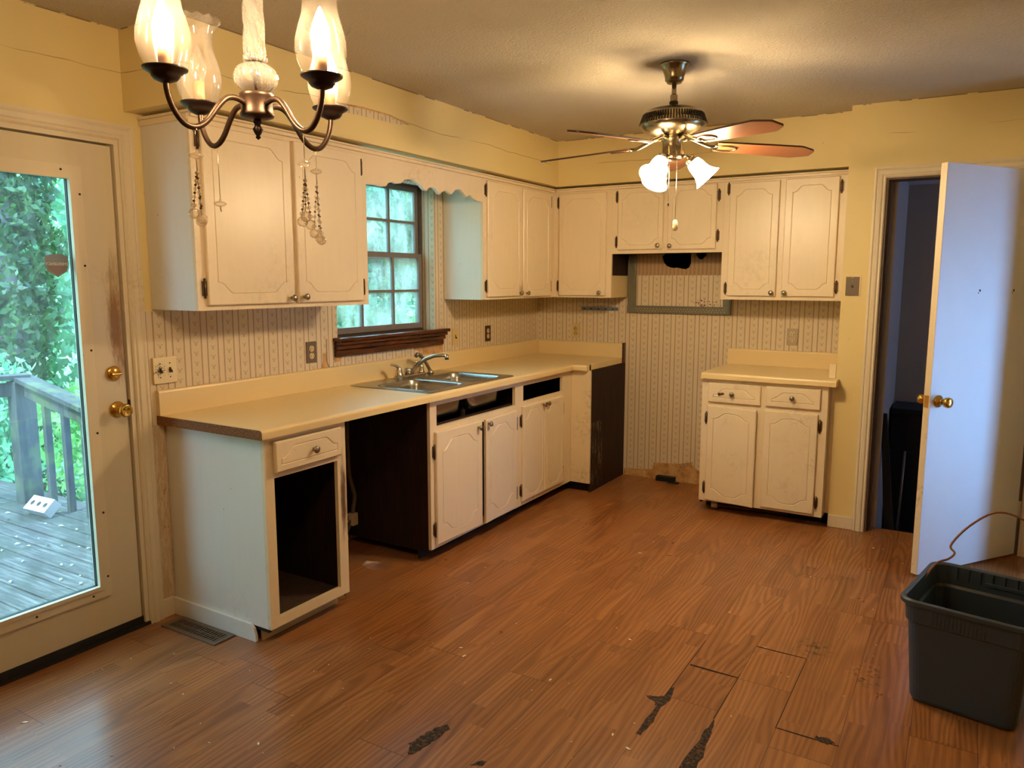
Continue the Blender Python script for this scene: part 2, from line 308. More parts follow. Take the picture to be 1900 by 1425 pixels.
# ------------------------------------------------------------------ mesh builder
class MB:
    def __init__(s, f=None): s.v = []; s.F = []; s.m = []; s.sm = []; s.f = f
    def add(s, vs, fs, m=0, smooth=False):
        b = len(s.v); s.v += [Vector(s.f(*p)) if s.f else Vector(p) for p in vs]
        for q in fs: s.F.append([b+i for i in q]); s.m.append(m); s.sm.append(smooth)
        return s
    def box(s, a0, a1, b0, b1, c0, c1, m=0):
        vs = [(a, b, c) for a in (a0, a1) for b in (b0, b1) for c in (c0, c1)]
        return s.add(vs, [(0, 1, 3, 2), (4, 6, 7, 5), (0, 4, 5, 1), (2, 3, 7, 6), (0, 2, 6, 4), (1, 5, 7, 3)], m)
    def tube(s, path, r, seg=10, m=0, caps=True):
        P = [Vector(p) for p in path]; n = len(P); rs = r if isinstance(r, (list, tuple)) else [r]*n
        t0 = (P[1]-P[0]).normalized(); nrm = t0.orthogonal().normalized(); vs = []
        for i in range(n):
            t = (P[min(i+1, n-1)]-P[max(i-1, 0)])
            t = t.normalized() if t.length > 1e-9 else t0
            nrm = (nrm-t*nrm.dot(t)); nrm = nrm.normalized() if nrm.length > 1e-6 else t.orthogonal().normalized()
            bn = t.cross(nrm)
            for k in range(seg):
                a = 2*math.pi*k/seg; vs.append(tuple(P[i]+(nrm*math.cos(a)+bn*math.sin(a))*rs[i]))
        fs = [(i*seg+k, i*seg+(k+1) % seg, (i+1)*seg+(k+1) % seg, (i+1)*seg+k) for i in range(n-1) for k in range(seg)]
        s.add(vs, fs, m, True)
        if caps: s.F += [[len(s.v)-n*seg+k for k in range(seg)][::-1], [len(s.v)-seg+k for k in range(seg)]]; s.m += [m, m]; s.sm += [False, False]
        return s
    def lathe(s, prof, o=(0, 0, 0), ax=(0, 0, 1), seg=24, m=0, wob=None, caps=True):
        """prof = [(radius, height along ax)]"""
        ax = Vector(ax).normalized(); e1 = ax.orthogonal().normalized(); e2 = ax.cross(e1); o = Vector(o); vs = []
        for j, (r, h) in enumerate(prof):
            for k in range(seg):
                a = 2*math.pi*k/seg; r2, h2 = wob(j, a, r, h) if wob else (r, h)
                vs.append(tuple(o+ax*h2+(e1*math.cos(a)+e2*math.sin(a))*r2))
        n = len(prof)
        fs = [(i*seg+k, i*seg+(k+1) % seg, (i+1)*seg+(k+1) % seg, (i+1)*seg+k) for i in range(n-1) for k in range(seg)]
        s.add(vs, fs, m, True)
        if caps:
            b = len(s.v)-n*seg
            if prof[0][0] > 1e-5: s.F.append([b+k for k in range(seg)][::-1]); s.m.append(m); s.sm.append(False)
            if prof[-1][0] > 1e-5: s.F.append([b+(n-1)*seg+k for k in range(seg)]); s.m.append(m); s.sm.append(False)
        return s
    def prism(s, poly, w0, w1, m=0, hole=None, m2=None):
        """poly in (a, c); extruded in b from w0 to w1"""
        loops = [poly]+([hole] if hole else []); tris = tessellate_polygon([[Vector((a, c, 0)) for a, c in l] for l in loops])
        allp = [p for l in loops for p in l]; n = len(allp)
        vs = [(a, w0, c) for a, c in allp]+[(a, w1, c) for a, c in allp]
        fs = [tuple(t) for t in tris]+[tuple(i+n for i in t) for t in tris]; s.add(vs, fs, m)
        b = 0; sides = []
        for l in loops:
            k = len(l); sides += [(b+i, b+(i+1) % k, b+(i+1) % k+n, b+i+n) for i in range(k)]; b += k
        base = len(s.v)-2*n
        for q in sides: s.F.append([base+i for i in q]); s.m.append(m if m2 is None else m2); s.sm.append(False)
        return s
    def plate(s, u0, u1, z0, z1, w0, w1, holes=(), mat=lambda u, z: 0, cuts_u=(), cuts_z=(), mb=None):
        """slab in the (u, z) plane, thick w0..w1, with rectangular holes (u0,u1,z0,z1)"""
        us = sorted({u0, u1, *cuts_u, *[h[0] for h in holes], *[h[1] for h in holes]}); us = [x for x in us if u0 <= x <= u1]
        zs = sorted({z0, z1, *cuts_z, *[h[2] for h in holes], *[h[3] for h in holes]}); zs = [x for x in zs if z0 <= x <= z1]
        nu, nz = len(us)-1, len(zs)-1
        def solid(i, j):
            if not (0 <= i < nu and 0 <= j < nz): return False
            a, b = (us[i]+us[i+1])/2, (zs[j]+zs[j+1])/2
            return not any(h[0] < a < h[1] and h[2] < b < h[3] for h in holes)
        for i in range(nu):
            for j in range(nz):
                if not solid(i, j): continue
                a, b, c, d = us[i], us[i+1], zs[j], zs[j+1]; k = mat((a+b)/2, (c+d)/2)
                s.add([(a, w1, c), (b, w1, c), (b, w1, d), (a, w1, d)], [(0, 1, 2, 3)], k)
                s.add([(a, w0, c), (b, w0, c), (b, w0, d), (a, w0, d)], [(3, 2, 1, 0)], k if mb is None else mb)
                for (di, dj, p, q) in ((-1, 0, (a, c), (a, d)), (1, 0, (b, d), (b, c)), (0, -1, (b, c), (a, c)), (0, 1, (a, d), (b, d))):
                    if not solid(i+di, j+dj): s.add([(p[0], w0, p[1]), (q[0], w0, q[1]), (q[0], w1, q[1]), (p[0], w1, p[1])], [(0, 1, 2, 3)], k)
        return s
FW = lambda u, w, z: (w, u, z)      # things on the window wall: u = y, w = out from wall
FB = lambda u, w, z: (u, -w, z)     # things on the back wall
def obj(name, mb, mats, parent=None, bevel=0, kind=None, label=None, seg=2, recalc=True, weld=False):
    me = bpy.data.meshes.new(name); me.from_pydata([tuple(v) for v in mb.v], [], mb.F)
    for m in (mats if isinstance(mats, (list, tuple)) else [mats]): me.materials.append(m)
    for p, m, sm in zip(me.polygons, mb.m, mb.sm): p.material_index = m; p.use_smooth = sm
    if recalc or weld:
        bm = bmesh.new(); bm.from_mesh(me)
        if weld: bmesh.ops.remove_doubles(bm, verts=bm.verts, dist=1e-5)
        bmesh.ops.recalc_face_normals(bm, faces=bm.faces); bm.to_mesh(me); bm.free()
    o = bpy.data.objects.new(name, me); C.objects.link(o)
    if parent:
        o.parent = parent
        if parent.parent is None and parent.type == 'EMPTY': o.location = -parent.location
    if bevel:
        b = o.modifiers.new('edge', 'BEVEL'); b.width = bevel; b.segments = seg; b.limit_method = 'ANGLE'; b.angle_limit = R(40)
    if kind: o['kind'] = kind
    if label: o['label'] = label
    return o
def thing(name, label, cat, loc=(0, 0, 0), group=None):
    o = bpy.data.objects.new(name, None); o.empty_display_size = .05; C.objects.link(o); o.location = loc
    return tag(o, label, cat, group)
def tag(o, label, cat, group=None):
    o['label'] = label; o['category'] = cat
    if group: o['group'] = group
    return o
def struct(name, mb, mats, **k): return obj(name, mb, mats, kind='structure', **k)
def copy_tree(o, parent=None):
    c = o.copy(); C.objects.link(c); c.parent = parent
    for ch in list(o.children): copy_tree(ch, c)
    return c

# ------------------------------------------------------------------ room shell
H = 2.491; YW = -.525; XR = 4.2; YF = -7.2
# floor planks
def build_floor():
    rng = random.Random(4); me = bpy.data.meshes.new('floor'); V = []; F = []; UV = []; CO = []
    w = .1945; ends = {2: -3.63, 3: -4.158, 5: -3.139, 7: -2.40, 8: -2.36, 9: -2.63, 10: -2.342, 11: -2.895, 6: -3.04}
    ends = {1: -3.63, 2: -4.158, 6: -3.139, 7: -3.04, 8: -2.45, 10: -2.631, 11: -2.342, 12: -2.895}
    x = .0095-w*2; row = 0-1
    while x < XR+.2:
        L = 1.215; e = ends.get(row, rng.uniform(-1.2, 0)); y = e-L*6
        while y < .3:
            a, b = max(y, YF-.15), min(y+L, .1 if x < 2.3 else -.41)
            if b > a:
                x0, x1 = max(x, -.05), min(x+w, XR+.1)
                if x1 > x0:
                    n = len(V); V += [(x0, a, 0), (x1, a, 0), (x1, b, 0), (x0, b, 0)]; F.append((n, n+1, n+2, n+3))
                    UV += [(x0-x, a-y), (x1-x, a-y), (x1-x, b-y), (x0-x, b-y)]; c = (rng.random(), L/10, rng.random(), 1); CO += [c]*4
            y += L
        x += w; row += 1
    me.from_pydata(V, [], F); me.materials.append(WOOD)
    me.uv_layers.new(name='UVMap'); me.attributes.new('plank', 'FLOAT_COLOR', 'CORNER'); uv = me.uv_layers['UVMap']; ca = me.attributes['plank']
    for i, l in enumerate(me.loops): uv.data[i].uv = UV[l.vertex_index]; ca.data[i].color = CO[l.vertex_index]
    o = bpy.data.objects.new('floor', me); C.objects.link(o); o['kind'] = 'structure'
    # subfloor slab gives it thickness
    b = MB().box(-.15, XR+.15, YF-.15, -.41, -.14, -.004).box(-.15, 2.3, -.41, .15, -.14, -.004); obj('subfloor', b, DEBRIS, o); return o
floor = build_floor()
ceil = struct('ceiling', MB().box(-.2, XR+.2, YF-.2, 2.6, H, H+.12), CEIL)
def lm(u, z):
    return 1 if (u > -3.43 and (z < 1.365 or (u > -2.38 and z < 2.17))) else 0
struct('wall_left', MB(FW).plate(YF, 0.15, -.14, H, -.14, 0, holes=[(-2.285, -1.385, 1.17, 2.10), (-4.46, -3.5, -.14, 2.055)], mat=lm, cuts_u=(-3.43, -2.38), cuts_z=(1.365, 2.17)), [YELLOW, WP_W])
wb = struct('wall_back', MB(FB).plate(-.14, 2.345, -.14, H, -.14, 0, holes=[(.9, 1.5, 1.56, 1.9)], mat=lambda u, z: 1 if z < 1.9 else 0, cuts_z=(1.9,)), [YELLOW, WP_B])
# back-wall opening behind the range: stained patch with two broken holes
def blob(cx, cz, rx, rz, n=22, seed=1, j=.12):
    r = random.Random(seed); return [(cx+rx*math.cos(a)*(1+r.uniform(-j, j)), cz+rz*math.sin(a)*(1+r.uniform(-j, j))) for a in [2*math.pi*i/n for i in range(n)]]
patch = MB(FB)
h1 = [(1.046, 1.675), (1.075, 1.70), (1.12, 1.72), (1.265, 1.72), (1.262, 1.66), (1.262, 1.62), (1.25, 1.59), (1.225, 1.578), (1.19, 1.583), (1.16, 1.59), (1.12, 1.588), (1.085, 1.60), (1.06, 1.625)]
h2 = [(1.30, 1.72), (1.375, 1.72), (1.372, 1.672), (1.34, 1.645), (1.32, 1.652), (1.30, 1.68)]
patch.prism([(.78, 1.535), (1.285, 1.535), (1.285, 1.76), (.78, 1.76)], -.010, .003, hole=h1)
patch.prism([(1.285, 1.535), (1.569, 1.535), (1.569, 1.76), (1.285, 1.76)], -.010, .003, hole=h2)
obj('aged_paper_patch', patch, OLDPAPER, wb)
obj('wall_cavity', MB(FB).plate(.88, 1.52, 1.5, 1.95, -.6, -.55).box(.88, .89, -.6, -.14, 1.5, 1.95).box(1.51, 1.52, -.6, -.14, 1.5, 1.95).box(.88, 1.52, -.6, -.14, 1.49, 1.5).box(.88, 1.52, -.6, -.14, 1.95, 1.96), BLACK, wb)
# torn strip of wallboard low behind the range
torn = MB(FB).prism([(.779, 0), (1.555, 0), (1.555, .052), (1.42, .07), (1.34, .125), (1.31, .155), (1.25, .128), (1.22, .137), (1.02, .123), (1.015, .07), (.9, .058), (.779, .05)], 0, .003)
obj('torn_wallboard', torn, TORN, wb)
curl = MB(FB).prism([(1.22, .137), (1.30, .158), (1.33, .165), (1.27, .125), (1.25, .12)], .003, .012)
obj('curled_paper', curl, OLDPAPER, wb)
struct('wall_niche', MB(FB).box(2.345, 2.40, 0.525-.12, .14-.28, -.14, H), YELLOW)
struct('wall_doorway', MB(FB).plate(2.345, 3.47, -.14, H, .405, .525, holes=[(2.549, 3.322, -.14, 2.075)]), [YELLOW])
struct('wall_jog', MB().box(3.47, 3.60, -.86, -.3, -.14, H), YELLOW)
struct('wall_pantry', MB().box(3.60, XR+.1, -.86, -.74, -.14, H), YELLOW)
struct('wall_right', MB(FW).plate(YF, -.7, -.14, H, XR, XR+.12, holes=[(-1.28, -.90, .32, 1.6)]), YELLOW)
struct('wall_front', MB(FB).box(-.14, XR+.12, -YF, -YF+.12, -.14, H), YELLOW)
struct('trim_7', MB(FW).plate(-1.34, -.87, .26, 1.66, XR-.015, XR, holes=[(-1.28, -.90, .32, 1.6)]), TRIMW)
# soffit
so = struct('soffit', MB().box(0, .375, -3.467, 0, 2.173, H).box(.375, 2.345, -.375, 0, 2.173, H), YELLOW)
tp = MB(FW).prism([(-2.62, 2.326), (-2.45, 2.334), (-2.25, 2.335), (-2.11, 2.318), (-2.16, 2.306), (-2.3, 2.30), (-2.45, 2.297), (-2.6, 2.292)], .375, .3762)
obj('torn_paper_strip', tp, WP_W, so)
tl = MB(FW).prism([(-2.62, 2.33), (-2.45, 2.341), (-2.25, 2.341), (-2.08, 2.316), (-2.11, 2.314), (-2.25, 2.333), (-2.45, 2.332), (-2.62, 2.323)], .3755, .3775)
obj('torn_edge', tl, TORN, so)

# hall beyond the doorway
struct('wall_hall_left', MB().box(2.50, 2.60, -.405, .42, -1.0, 2.2), GREYW)
struct('wall_hall_back', MB().box(2.50, 5.5, .42, .52, -1.0, 2.2), GREYW)
struct('wall_hall_right', MB(FW).plate(-.5, .52, -1.0, 2.2, 5.4, 5.5, holes=[(-.22, .22, 1.25, 1.95)]), GREYW)  # opening added out of view to let daylight brighten the hall
struct('wall_hall_front', MB().box(3.47, 5.5, -.50, -.405, -1.0, 2.2), GREYW)
struct('ceiling_hall', MB().box(2.50, 5.5, -.405, .52, 2.13, 2.2), GREYC)
struct('hall_leak_block', MB().box(2.45, 5.5, -.43, -.409, -.32, -.001), BLACK)  # added unseen block, stops daylight leaking in below the threshold
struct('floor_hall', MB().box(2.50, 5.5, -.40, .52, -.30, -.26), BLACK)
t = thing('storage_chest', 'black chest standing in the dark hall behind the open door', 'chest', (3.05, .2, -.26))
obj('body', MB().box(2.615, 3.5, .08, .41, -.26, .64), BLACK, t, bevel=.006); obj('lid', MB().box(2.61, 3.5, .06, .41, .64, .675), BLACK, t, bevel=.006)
o = obj('leaning_board', MB().add([(2.585, -.36, .70), (2.62, -.36, .70), (2.72, -.30, -.26), (2.66, -.30, -.26), (2.585, -.335, .70), (2.62, -.335, .70), (2.72, -.275, -.26), (2.66, -.275, -.26)], [(0, 1, 2, 3), (4, 7, 6, 5), (0, 4, 5, 1), (1, 5, 6, 2), (2, 6, 7, 3), (3, 7, 4, 0)]), BLACK)
tag(o, 'black board leaning just inside the dark doorway', 'board')
o = obj('metal_pole', MB().tube([(2.70, -.12, -.26), (2.715, -.05, .42)], .007, 8), GREYPL); tag(o, 'thin grey pole standing in the dark hall beside the chest', 'pole')

def scraped():
    m = M('scraped_trim_paint'); x, y, z = m.pos(); n = m.noise(m.vec(x, y*30., z*5.), 2, 5, .75); c = m.mix(n.step(.46, .52), lin((206, 184, 152)), lin((190, 164, 132)))
    c = m.mix(m.noise(m.vec(x, y*50., z*9.+4.), 2, 4, .7).step(.60, .66), c, lin((130, 100, 74))); m.col(c); m.set(roughness=.7); return m.mat
# ------------------------------------------------------------------ trims
def casing(name, fm, u0, u1, ztop, w, wd=.063, side=(1, 1)):
    """door casing with two grooves, mitred look"""
    m = MB(fm); prof = [(0, 0), (0, .010), (.006, .016), (.016, .012), (.022, .018), (.040, .019), (.046, .014), (.052, .019), (wd, .017), (wd, 0)]
    def leg(uo, sgn, z0, z1):
        for (a, b), (c, d) in zip(prof, prof[1:]):
            m.add([(uo+sgn*a, w+b, z0), (uo+sgn*c, w+d, z0), (uo+sgn*c, w+d, z1+c), (uo+sgn*a, w+b, z1+a)], [(0, 1, 2, 3)])
    if side[0]: leg(u0, -1, 0, ztop)
    if side[1]: leg(u1, 1, 0, ztop)
    for (a, b), (c, d) in zip(prof, prof[1:]):
        m.add([(u0-a, w+b, ztop+a), (u1+a, w+b, ztop+a), (u1+c, w+d, ztop+c), (u0-c, w+d, ztop+c)], [(0, 1, 2, 3)])
    return struct(name, m, TRIMW, recalc=False)
casing('trim_1', FW, -4.46, -3.503, 2.055, 0)
casing('trim_2', FB, 2.549, 3.322, 2.073, .525)
# jambs
struct('trim_3', MB(FW).plate(-4.46, -3.5, 0, 2.055, -.14, .004, holes=[(-4.437, -3.521, 0, 2.036)]).plate(-4.45, -3.51, 0, 2.05, -.138, -.053, holes=[(-4.42, -3.54, -.01, 2.015)]), TRIMW)
struct('trim_4', MB(FB).plate(2.549, 3.322, 0, 2.075, .40, .528, holes=[(2.560, 3.311, 0, 2.063)]).box(2.560, 2.572, .41, .48, 0, 2.06), plain('dirty_jamb', (92, 74, 58), .6, var=.4, sc=20))
struct('baseboard_back', MB(FB).box(2.345, 2.486, .525, .540, 0, .078), TRIMW, bevel=.004)
struct('baseboard_left', MB(FW).box(-3.441, -3.383, 0, .014, 0, .085), TRIMW, bevel=.003)
struct('baseboard_right', MB(FW).box(YF, -.86, XR-.015, XR, 0, .1), TRIMW)
# worn wallpaper strip with scraped paint beside the end cabinet
struct('trim_5', MB(FW).box(-3.436, -3.376, 0, .006, .085, .87), scraped())

# ------------------------------------------------------------------ window
win = thing('window_1', 'small paned window above the sink with taupe sashes', 'window', (-.11, -1.83, 1.63)); win['kind'] = 'structure'
fr = MB(FW).plate(-2.285, -1.385, 1.17, 2.10, -.138, -.095, holes=[(-2.262, -1.41, 1.19, 2.085)])
obj('window_frame', fr, WINFD, win)
def sash(z0, z1, w, rows, bot, top):
    m = MB(FW); ys = [-2.255, -1.985, -1.698, -1.425]; hs = []; dz = (z1-top-(z0+bot))/rows
    hs = [(ys[i]+(.0 if i == 0 else .009)+(.018 if i == 0 else 0), ys[i+1]-(.009 if i < 2 else .018), z0+bot+dz*j+(.008 if j else 0), z0+bot+dz*(j+1)-(.008 if j < rows-1 else 0)) for i in range(3) for j in range(rows)]
    m.plate(-2.262, -1.41, z0, z1, w, w+.026, holes=hs); s_ = obj('sash', m, WINF, win, bevel=.002)
    obj('pane', MB(FW).box(-2.25, -1.42, w+.011, w+.014, z0+.01, z1-.01), WINGLASS, s_)
sash(1.62, 2.085, -.134, 2, .05, .03); sash(1.19, 1.665, -.107, 2, .035, .028)
sl = MB(FW).box(-2.285, -1.385, -.095, 0, 1.145, 1.178)
obj('inner_sill', sl, SILLW, win, bevel=.003)
st = MB(FW); st.box(-2.325, -1.285, 0, .058, 1.160, 1.182)
for a, b, dw in ((1.138, 1.160, .046), (1.112, 1.138, .034), (1.075, 1.112, .022)): st.box(-2.318, -1.292-(.058-dw)*.6, 0, dw, a, b)
obj('window_stool', st, SILLW, win, bevel=.006)
# second window, behind on the right wall
w2 = thing('window_2', 'narrow window in the right wall out of the picture', 'window', (XR+.06, -1.09, .96)); w2['kind'] = 'structure'
obj('window_frame', MB(FW).plate(-1.28, -.90, .32, 1.6, XR+.05, XR+.09, holes=[(-1.26, -.92, .35, 1.57)]), TRIMW, w2)
obj('pane', MB(FW).box(-1.27, -.91, XR+.068, XR+.071, .34, 1.58), WINGLASS, w2)
# torn board under the sill
tb = MB(FW).prism([(-1.62, 1.075), (-1.30, 1.09), (-1.30, 1.023), (-1.55, 1.023), (-1.56, 1.05), (-1.60, 1.06)], 0, .0025); o = obj('exposed_wallboard', tb, TORN, bpy.data.objects['wall_left'])
tb = MB(FW).prism([(-2.34, 1.07), (-2.25, 1.075), (-2.27, 1.05), (-2.31, 1.045)], 0, .0025); obj('exposed_wallboard', tb, TORN, bpy.data.objects['wall_left'])
tb = MB(FW).prism([(-2.372, 1.18), (-2.334, 1.18), (-2.325, 1.06), (-2.318, 1.04), (-2.335, 1.024), (-2.36, 1.026), (-2.375, 1.05)], .0025, .006); obj('loose_wallpaper_tab', tb, WP_W, bpy.data.objects['wall_left'])
tb = MB(FW).prism([(-2.40, 1.10), (-2.378, 1.10), (-2.375, 1.05), (-2.37, 1.024), (-2.42, 1.024), (-2.40, 1.05)], 0, .002); obj('exposed_wallboard', tb, TORN, bpy.data.objects['wall_left'])

# ------------------------------------------------------------------ exterior door
dr = thing('door_1', 'cream exterior door with a full glass pane and brass knob', 'door', (-.03, -3.98, .036)); dr['kind'] = 'structure'
obj('slab', MB(FW).plate(-4.433, -3.529, .040, 2.028, -.05, -.010, holes=[(-4.27, -3.702, .235, 1.893)]), DOORW, dr, bevel=.002)
gf = MB(FW); G = (-4.27, -3.702, .235, 1.893)
gf.plate(G[0]-.04, G[1]+.04, G[2]-.04, G[3]+.04, -.010, .006, holes=[G]); gf.plate(G[0]-.004, G[1]+.004, G[2]-.004, G[3]+.004, -.004, .015, holes=[(G[0]+.012, G[1]-.012, G[2]+.012, G[3]-.012)])
obj('glass_frame', gf, TRIMW, dr, bevel=.003)
sp = MB(FW)
for zz in (1.827, 1.553, 1.219, .883, .551, .278): sp.lathe([(.0045, -.002), (.0045, .0012)], (-3.674, .0062, zz), (0, 1, 0), 10)
for yy in (-3.74, -3.962, -4.2): sp.lathe([(.0045, -.002), (.0045, .0012)], (yy, .0062, .213), (0, 1, 0), 10); sp.lathe([(.0045, -.002), (.0045, .0012)], (yy, .0062, 1.914), (0, 1, 0), 10)
obj('screw_holes', sp, SLOT, dr)
obj('gasket', MB(FW).plate(G[0], G[1], G[2], G[3], -.03, -.012, holes=[(G[0]+.01, G[1]-.01, G[2]+.01, G[3]-.01)]), RUBBER, dr)
pane = obj('pane', MB(FW).box(G[0], G[1], -.028, -.024, G[2], G[3]), DOORGLASS, dr)
kn = obj('door_knob', MB().lathe([(.0, 0), (.033, 0), (.034, .004), (.028, .009), (.014, .012), (.012, .03), (.016, .036), (.026, .048), (.0285, .058), (.026, .068), (.020, .070), (.012, .066), (0, .064)], (-.010, -3.575, .965), (1, 0, 0), 28), BRASS, dr)
db = obj('deadbolt', MB().lathe([(0, 0), (.030, 0), (.031, .006), (.026, .012), (0, .013)], (-.010, -3.582, 1.116), (1, 0, 0), 28), BRASS, dr)
obj('thumb_turn', MB().box(.002, .022, -3.602, -3.556, 1.109, 1.121), BRASS, db, bevel=.005)
obj('strike_plate', MB().box(-.012, .002, -3.5235, -3.518, .94, 1.0), HINGE, dr)
obj('bottom_sweep', MB(FW).box(-4.433, -3.524, -.05, -.004, .012, .042), RUBBER, dr)
struct('threshold', MB(FW).box(-4.46, -3.5, -.14, .012, -.02, .014), RUBBER)
# stains of handling: brown streaks that thin out at their edges
def grime(cx, cy_, cz, rx, ry_, rz, parent, quad, a=.6, col=(150, 98, 44)):
    m = M('grime_stain'); m.col(lin(col)); m.set(roughness=.6); t = m.t; x, y, z = m.pos()
    tr_ = m.n('ShaderNodeBsdfTransparent'); mx_ = m.n('ShaderNodeMixShader')
    d = (((x-cx)/rx).m('POWER', 2.)+((y-cy_)/ry_).m('POWER', 2.)+((z-cz)/rz).m('POWER', 2.)).m('SQRT')
    al = (d+(m.noise(m.vec(x*16., y*16., z*3.), 3, 5, .7)-.5)*1.8).step(.15, 1.)*-a+a
    t.links.new(al.o, mx_.inputs[0]); t.links.new(tr_.outputs[0], mx_.inputs[1]); t.links.new(m.b.outputs[0], mx_.inputs[2]); t.links.new(mx_.outputs[0], m.out.inputs[0])
    return obj('grime_mark', MB().add(quad, [(0, 1, 2, 3)]), m.mat, parent)
grime(-.01, -3.553, 1.33, 1, .055, .29, dr, [(-.0095, -3.63, 1.02), (-.0095, -3.527, 1.02), (-.0095, -3.527, 1.64), (-.0095, -3.63, 1.64)])
# shield sticker on the glass, lettering seen from behind
sk = MB(FW).prism([(-3.81, 1.588), (-3.79, 1.594), (-3.765, 1.597), (-3.742, 1.594), (-3.722, 1.587), (-3.722, 1.55), (-3.73, 1.53), (-3.765, 1.508), (-3.802, 1.53), (-3.81, 1.55)], -.0235, -.0228)
stk = tag(obj('shield_sticker', sk, STICK), 'grey and red shield sticker on the glass of the exterior door', 'sticker')
obj('lower_field', MB(FW).prism([(-3.803, 1.551), (-3.729, 1.551), (-3.736, 1.533), (-3.765, 1.515), (-3.796, 1.533)], -.0228, -.0224), STICKR, stk)
fc = bpy.data.curves.new('lettering', 'FONT'); fc.body = 'EMERGENCY'; fc.size = .0150; fc.align_x = 'CENTER'; fc.extrude = .0002; fc.materials.append(STICKL)
_t = bpy.data.objects.new('tmp', fc); C.objects.link(_t); _me = bpy.data.meshes.new_from_object(_t.evaluated_get(bpy.context.evaluated_depsgraph_get())); bpy.data.objects.remove(_t)
if not _me.materials: _me.materials.append(STICKL)
fo = bpy.data.objects.new('lettering', _me); C.objects.link(fo); fo.parent = stk
# u axis of the text runs toward -y so that it reads mirrored from inside
fo.matrix_world = Matrix(((0, 0, 1, -.0219), (-1, 0, 0, -3.766), (0, 1, 0, 1.5535), (0, 0, 0, 1)))

# ------------------------------------------------------------------ open interior door
P0 = Vector((3.305, -.545)); P1 = Vector((2.866, -1.166)); dd = (P1-P0).normalized(); nn = Vector((-dd.y, dd.x)); 
if nn.x < 0: nn = -nn
FD = lambda u, w, z: (P0.x+dd.x*u+nn.x*w, P0.y+dd.y*u+nn.y*w, z)
DL = (P1-P0).length
d2 = thing('door_2', 'white hollow interior door standing open into the kitchen', 'door', (3.305, -.545, 0)); d2['kind'] = 'structure'
obj('slab', MB(FD).box(0, DL, -.035, 0, .012, 2.055), BLUEW, d2, bevel=.0015)
obj('edge_strip', MB(FD).box(DL, DL+.0015, -.034, -.001, .013, 2.054), WORN, d2)
def knob2(w0, sg):
    m = MB(); o_ = Vector(FD(DL-.058, w0, .905)); a = Vector((nn.x*sg, nn.y*sg, 0))
    m.lathe([(0, 0), (.031, 0), (.032, .004), (.026, .010), (.013, .013), (.012, .026), (.016, .032), (.025, .042), (.027, .054), (.024, .064), (.016, .069), (0, .070)], tuple(o_), tuple(a), 26); return m
obj('door_knob', knob2(0, 1), BRASS, d2); obj('door_knob', knob2(-.035, -1), BRASS, d2)
obj('latch_plate', MB(FD).box(DL+.0015, DL+.003, -.030, -.006, .875, .935), BRASS, d2)
for zz in (.22, 1.05, 1.85): obj('hinge', MB(FD).box(-.012, .002, -.003, .010, zz, zz+.09), PVC, d2)
sh = MB(FD)
for u_, z_ in ((.46, 1.45), (.20, 1.45), (.14, 1.95)): sh.lathe([(.006, -.002), (.006, .001)], (u_, 0, z_), (0, 1, 0), 8).lathe([(.003, -.002), (.003, .001)], (u_+.01, 0, z_-.012), (0, 1, 0), 8)
obj('screw_holes', sh, SLOT, d2)

# ------------------------------------------------------------------ cabinets
def smooth(t): return t*t*(3-2*t)
def outline(u0, u1, z0, z1, a, b, top=True, bottom=True, off=0.):
    """door groove line: straight sides, ogee shoulders"""
    u0 += off; u1 -= off; z0 += off; z1 -= off; n = 7; pts = []
    def sh(uc, zc, su, sz, rev):
        # from the side (uc, zc+sz*b) to the rail (uc+su*a, zc)
        q = [(uc, zc+sz*b)]+[(uc+su*(a*.12+a*.88*i/n), zc+sz*b*(1-smooth(i/n))*1.) for i in range(n+1)]
        return q[::-1] if rev else q
    pts += sh(u0, z0, 1, 1, False) if bottom else [(u0, z0)]
    pts += sh(u1, z0, -1, 1, True) if bottom else [(u1, z0)]
    pts += sh(u1, z1, -1, -1, False) if top else [(u1, z1)]
    pts += sh(u0, z1, 1, -1, True) if top else [(u0, z1)]
    return pts
def knob(parent, fm, u, w, z):
    o_ = Vector(fm(u, w, z)); a = Vector(fm(u, w+1, z))-o_
    return obj('knob', MB().lathe([(.007, 0), (.008, .002), (.006, .006), (.006, .013), (.012, .016), (.0155, .020), (.0155, .024), (.011, .028), (0, .029)], tuple(o_), tuple(a), 18), NICKEL, parent)
def hinge(parent, fm, u, w, z):
    m = MB(fm).box(u-.010, u+.010, w-.001, w+.005, z-.030, z+.030).tube([(u, w+.006, z-.040), (u, w+.006, z+.040)], [.0048]*2, 8)
    m.lathe([(0, -.042), (.0045, -.038), (.0035, -.034)], (u, w+.005, z), (0, 0, 1), 8).lathe([(.0035, .034), (.0045, .038), (0, .042)], (u, w+.005, z), (0, 0, 1), 8)
    return obj('hinge', m, HINGE, parent, recalc=False)
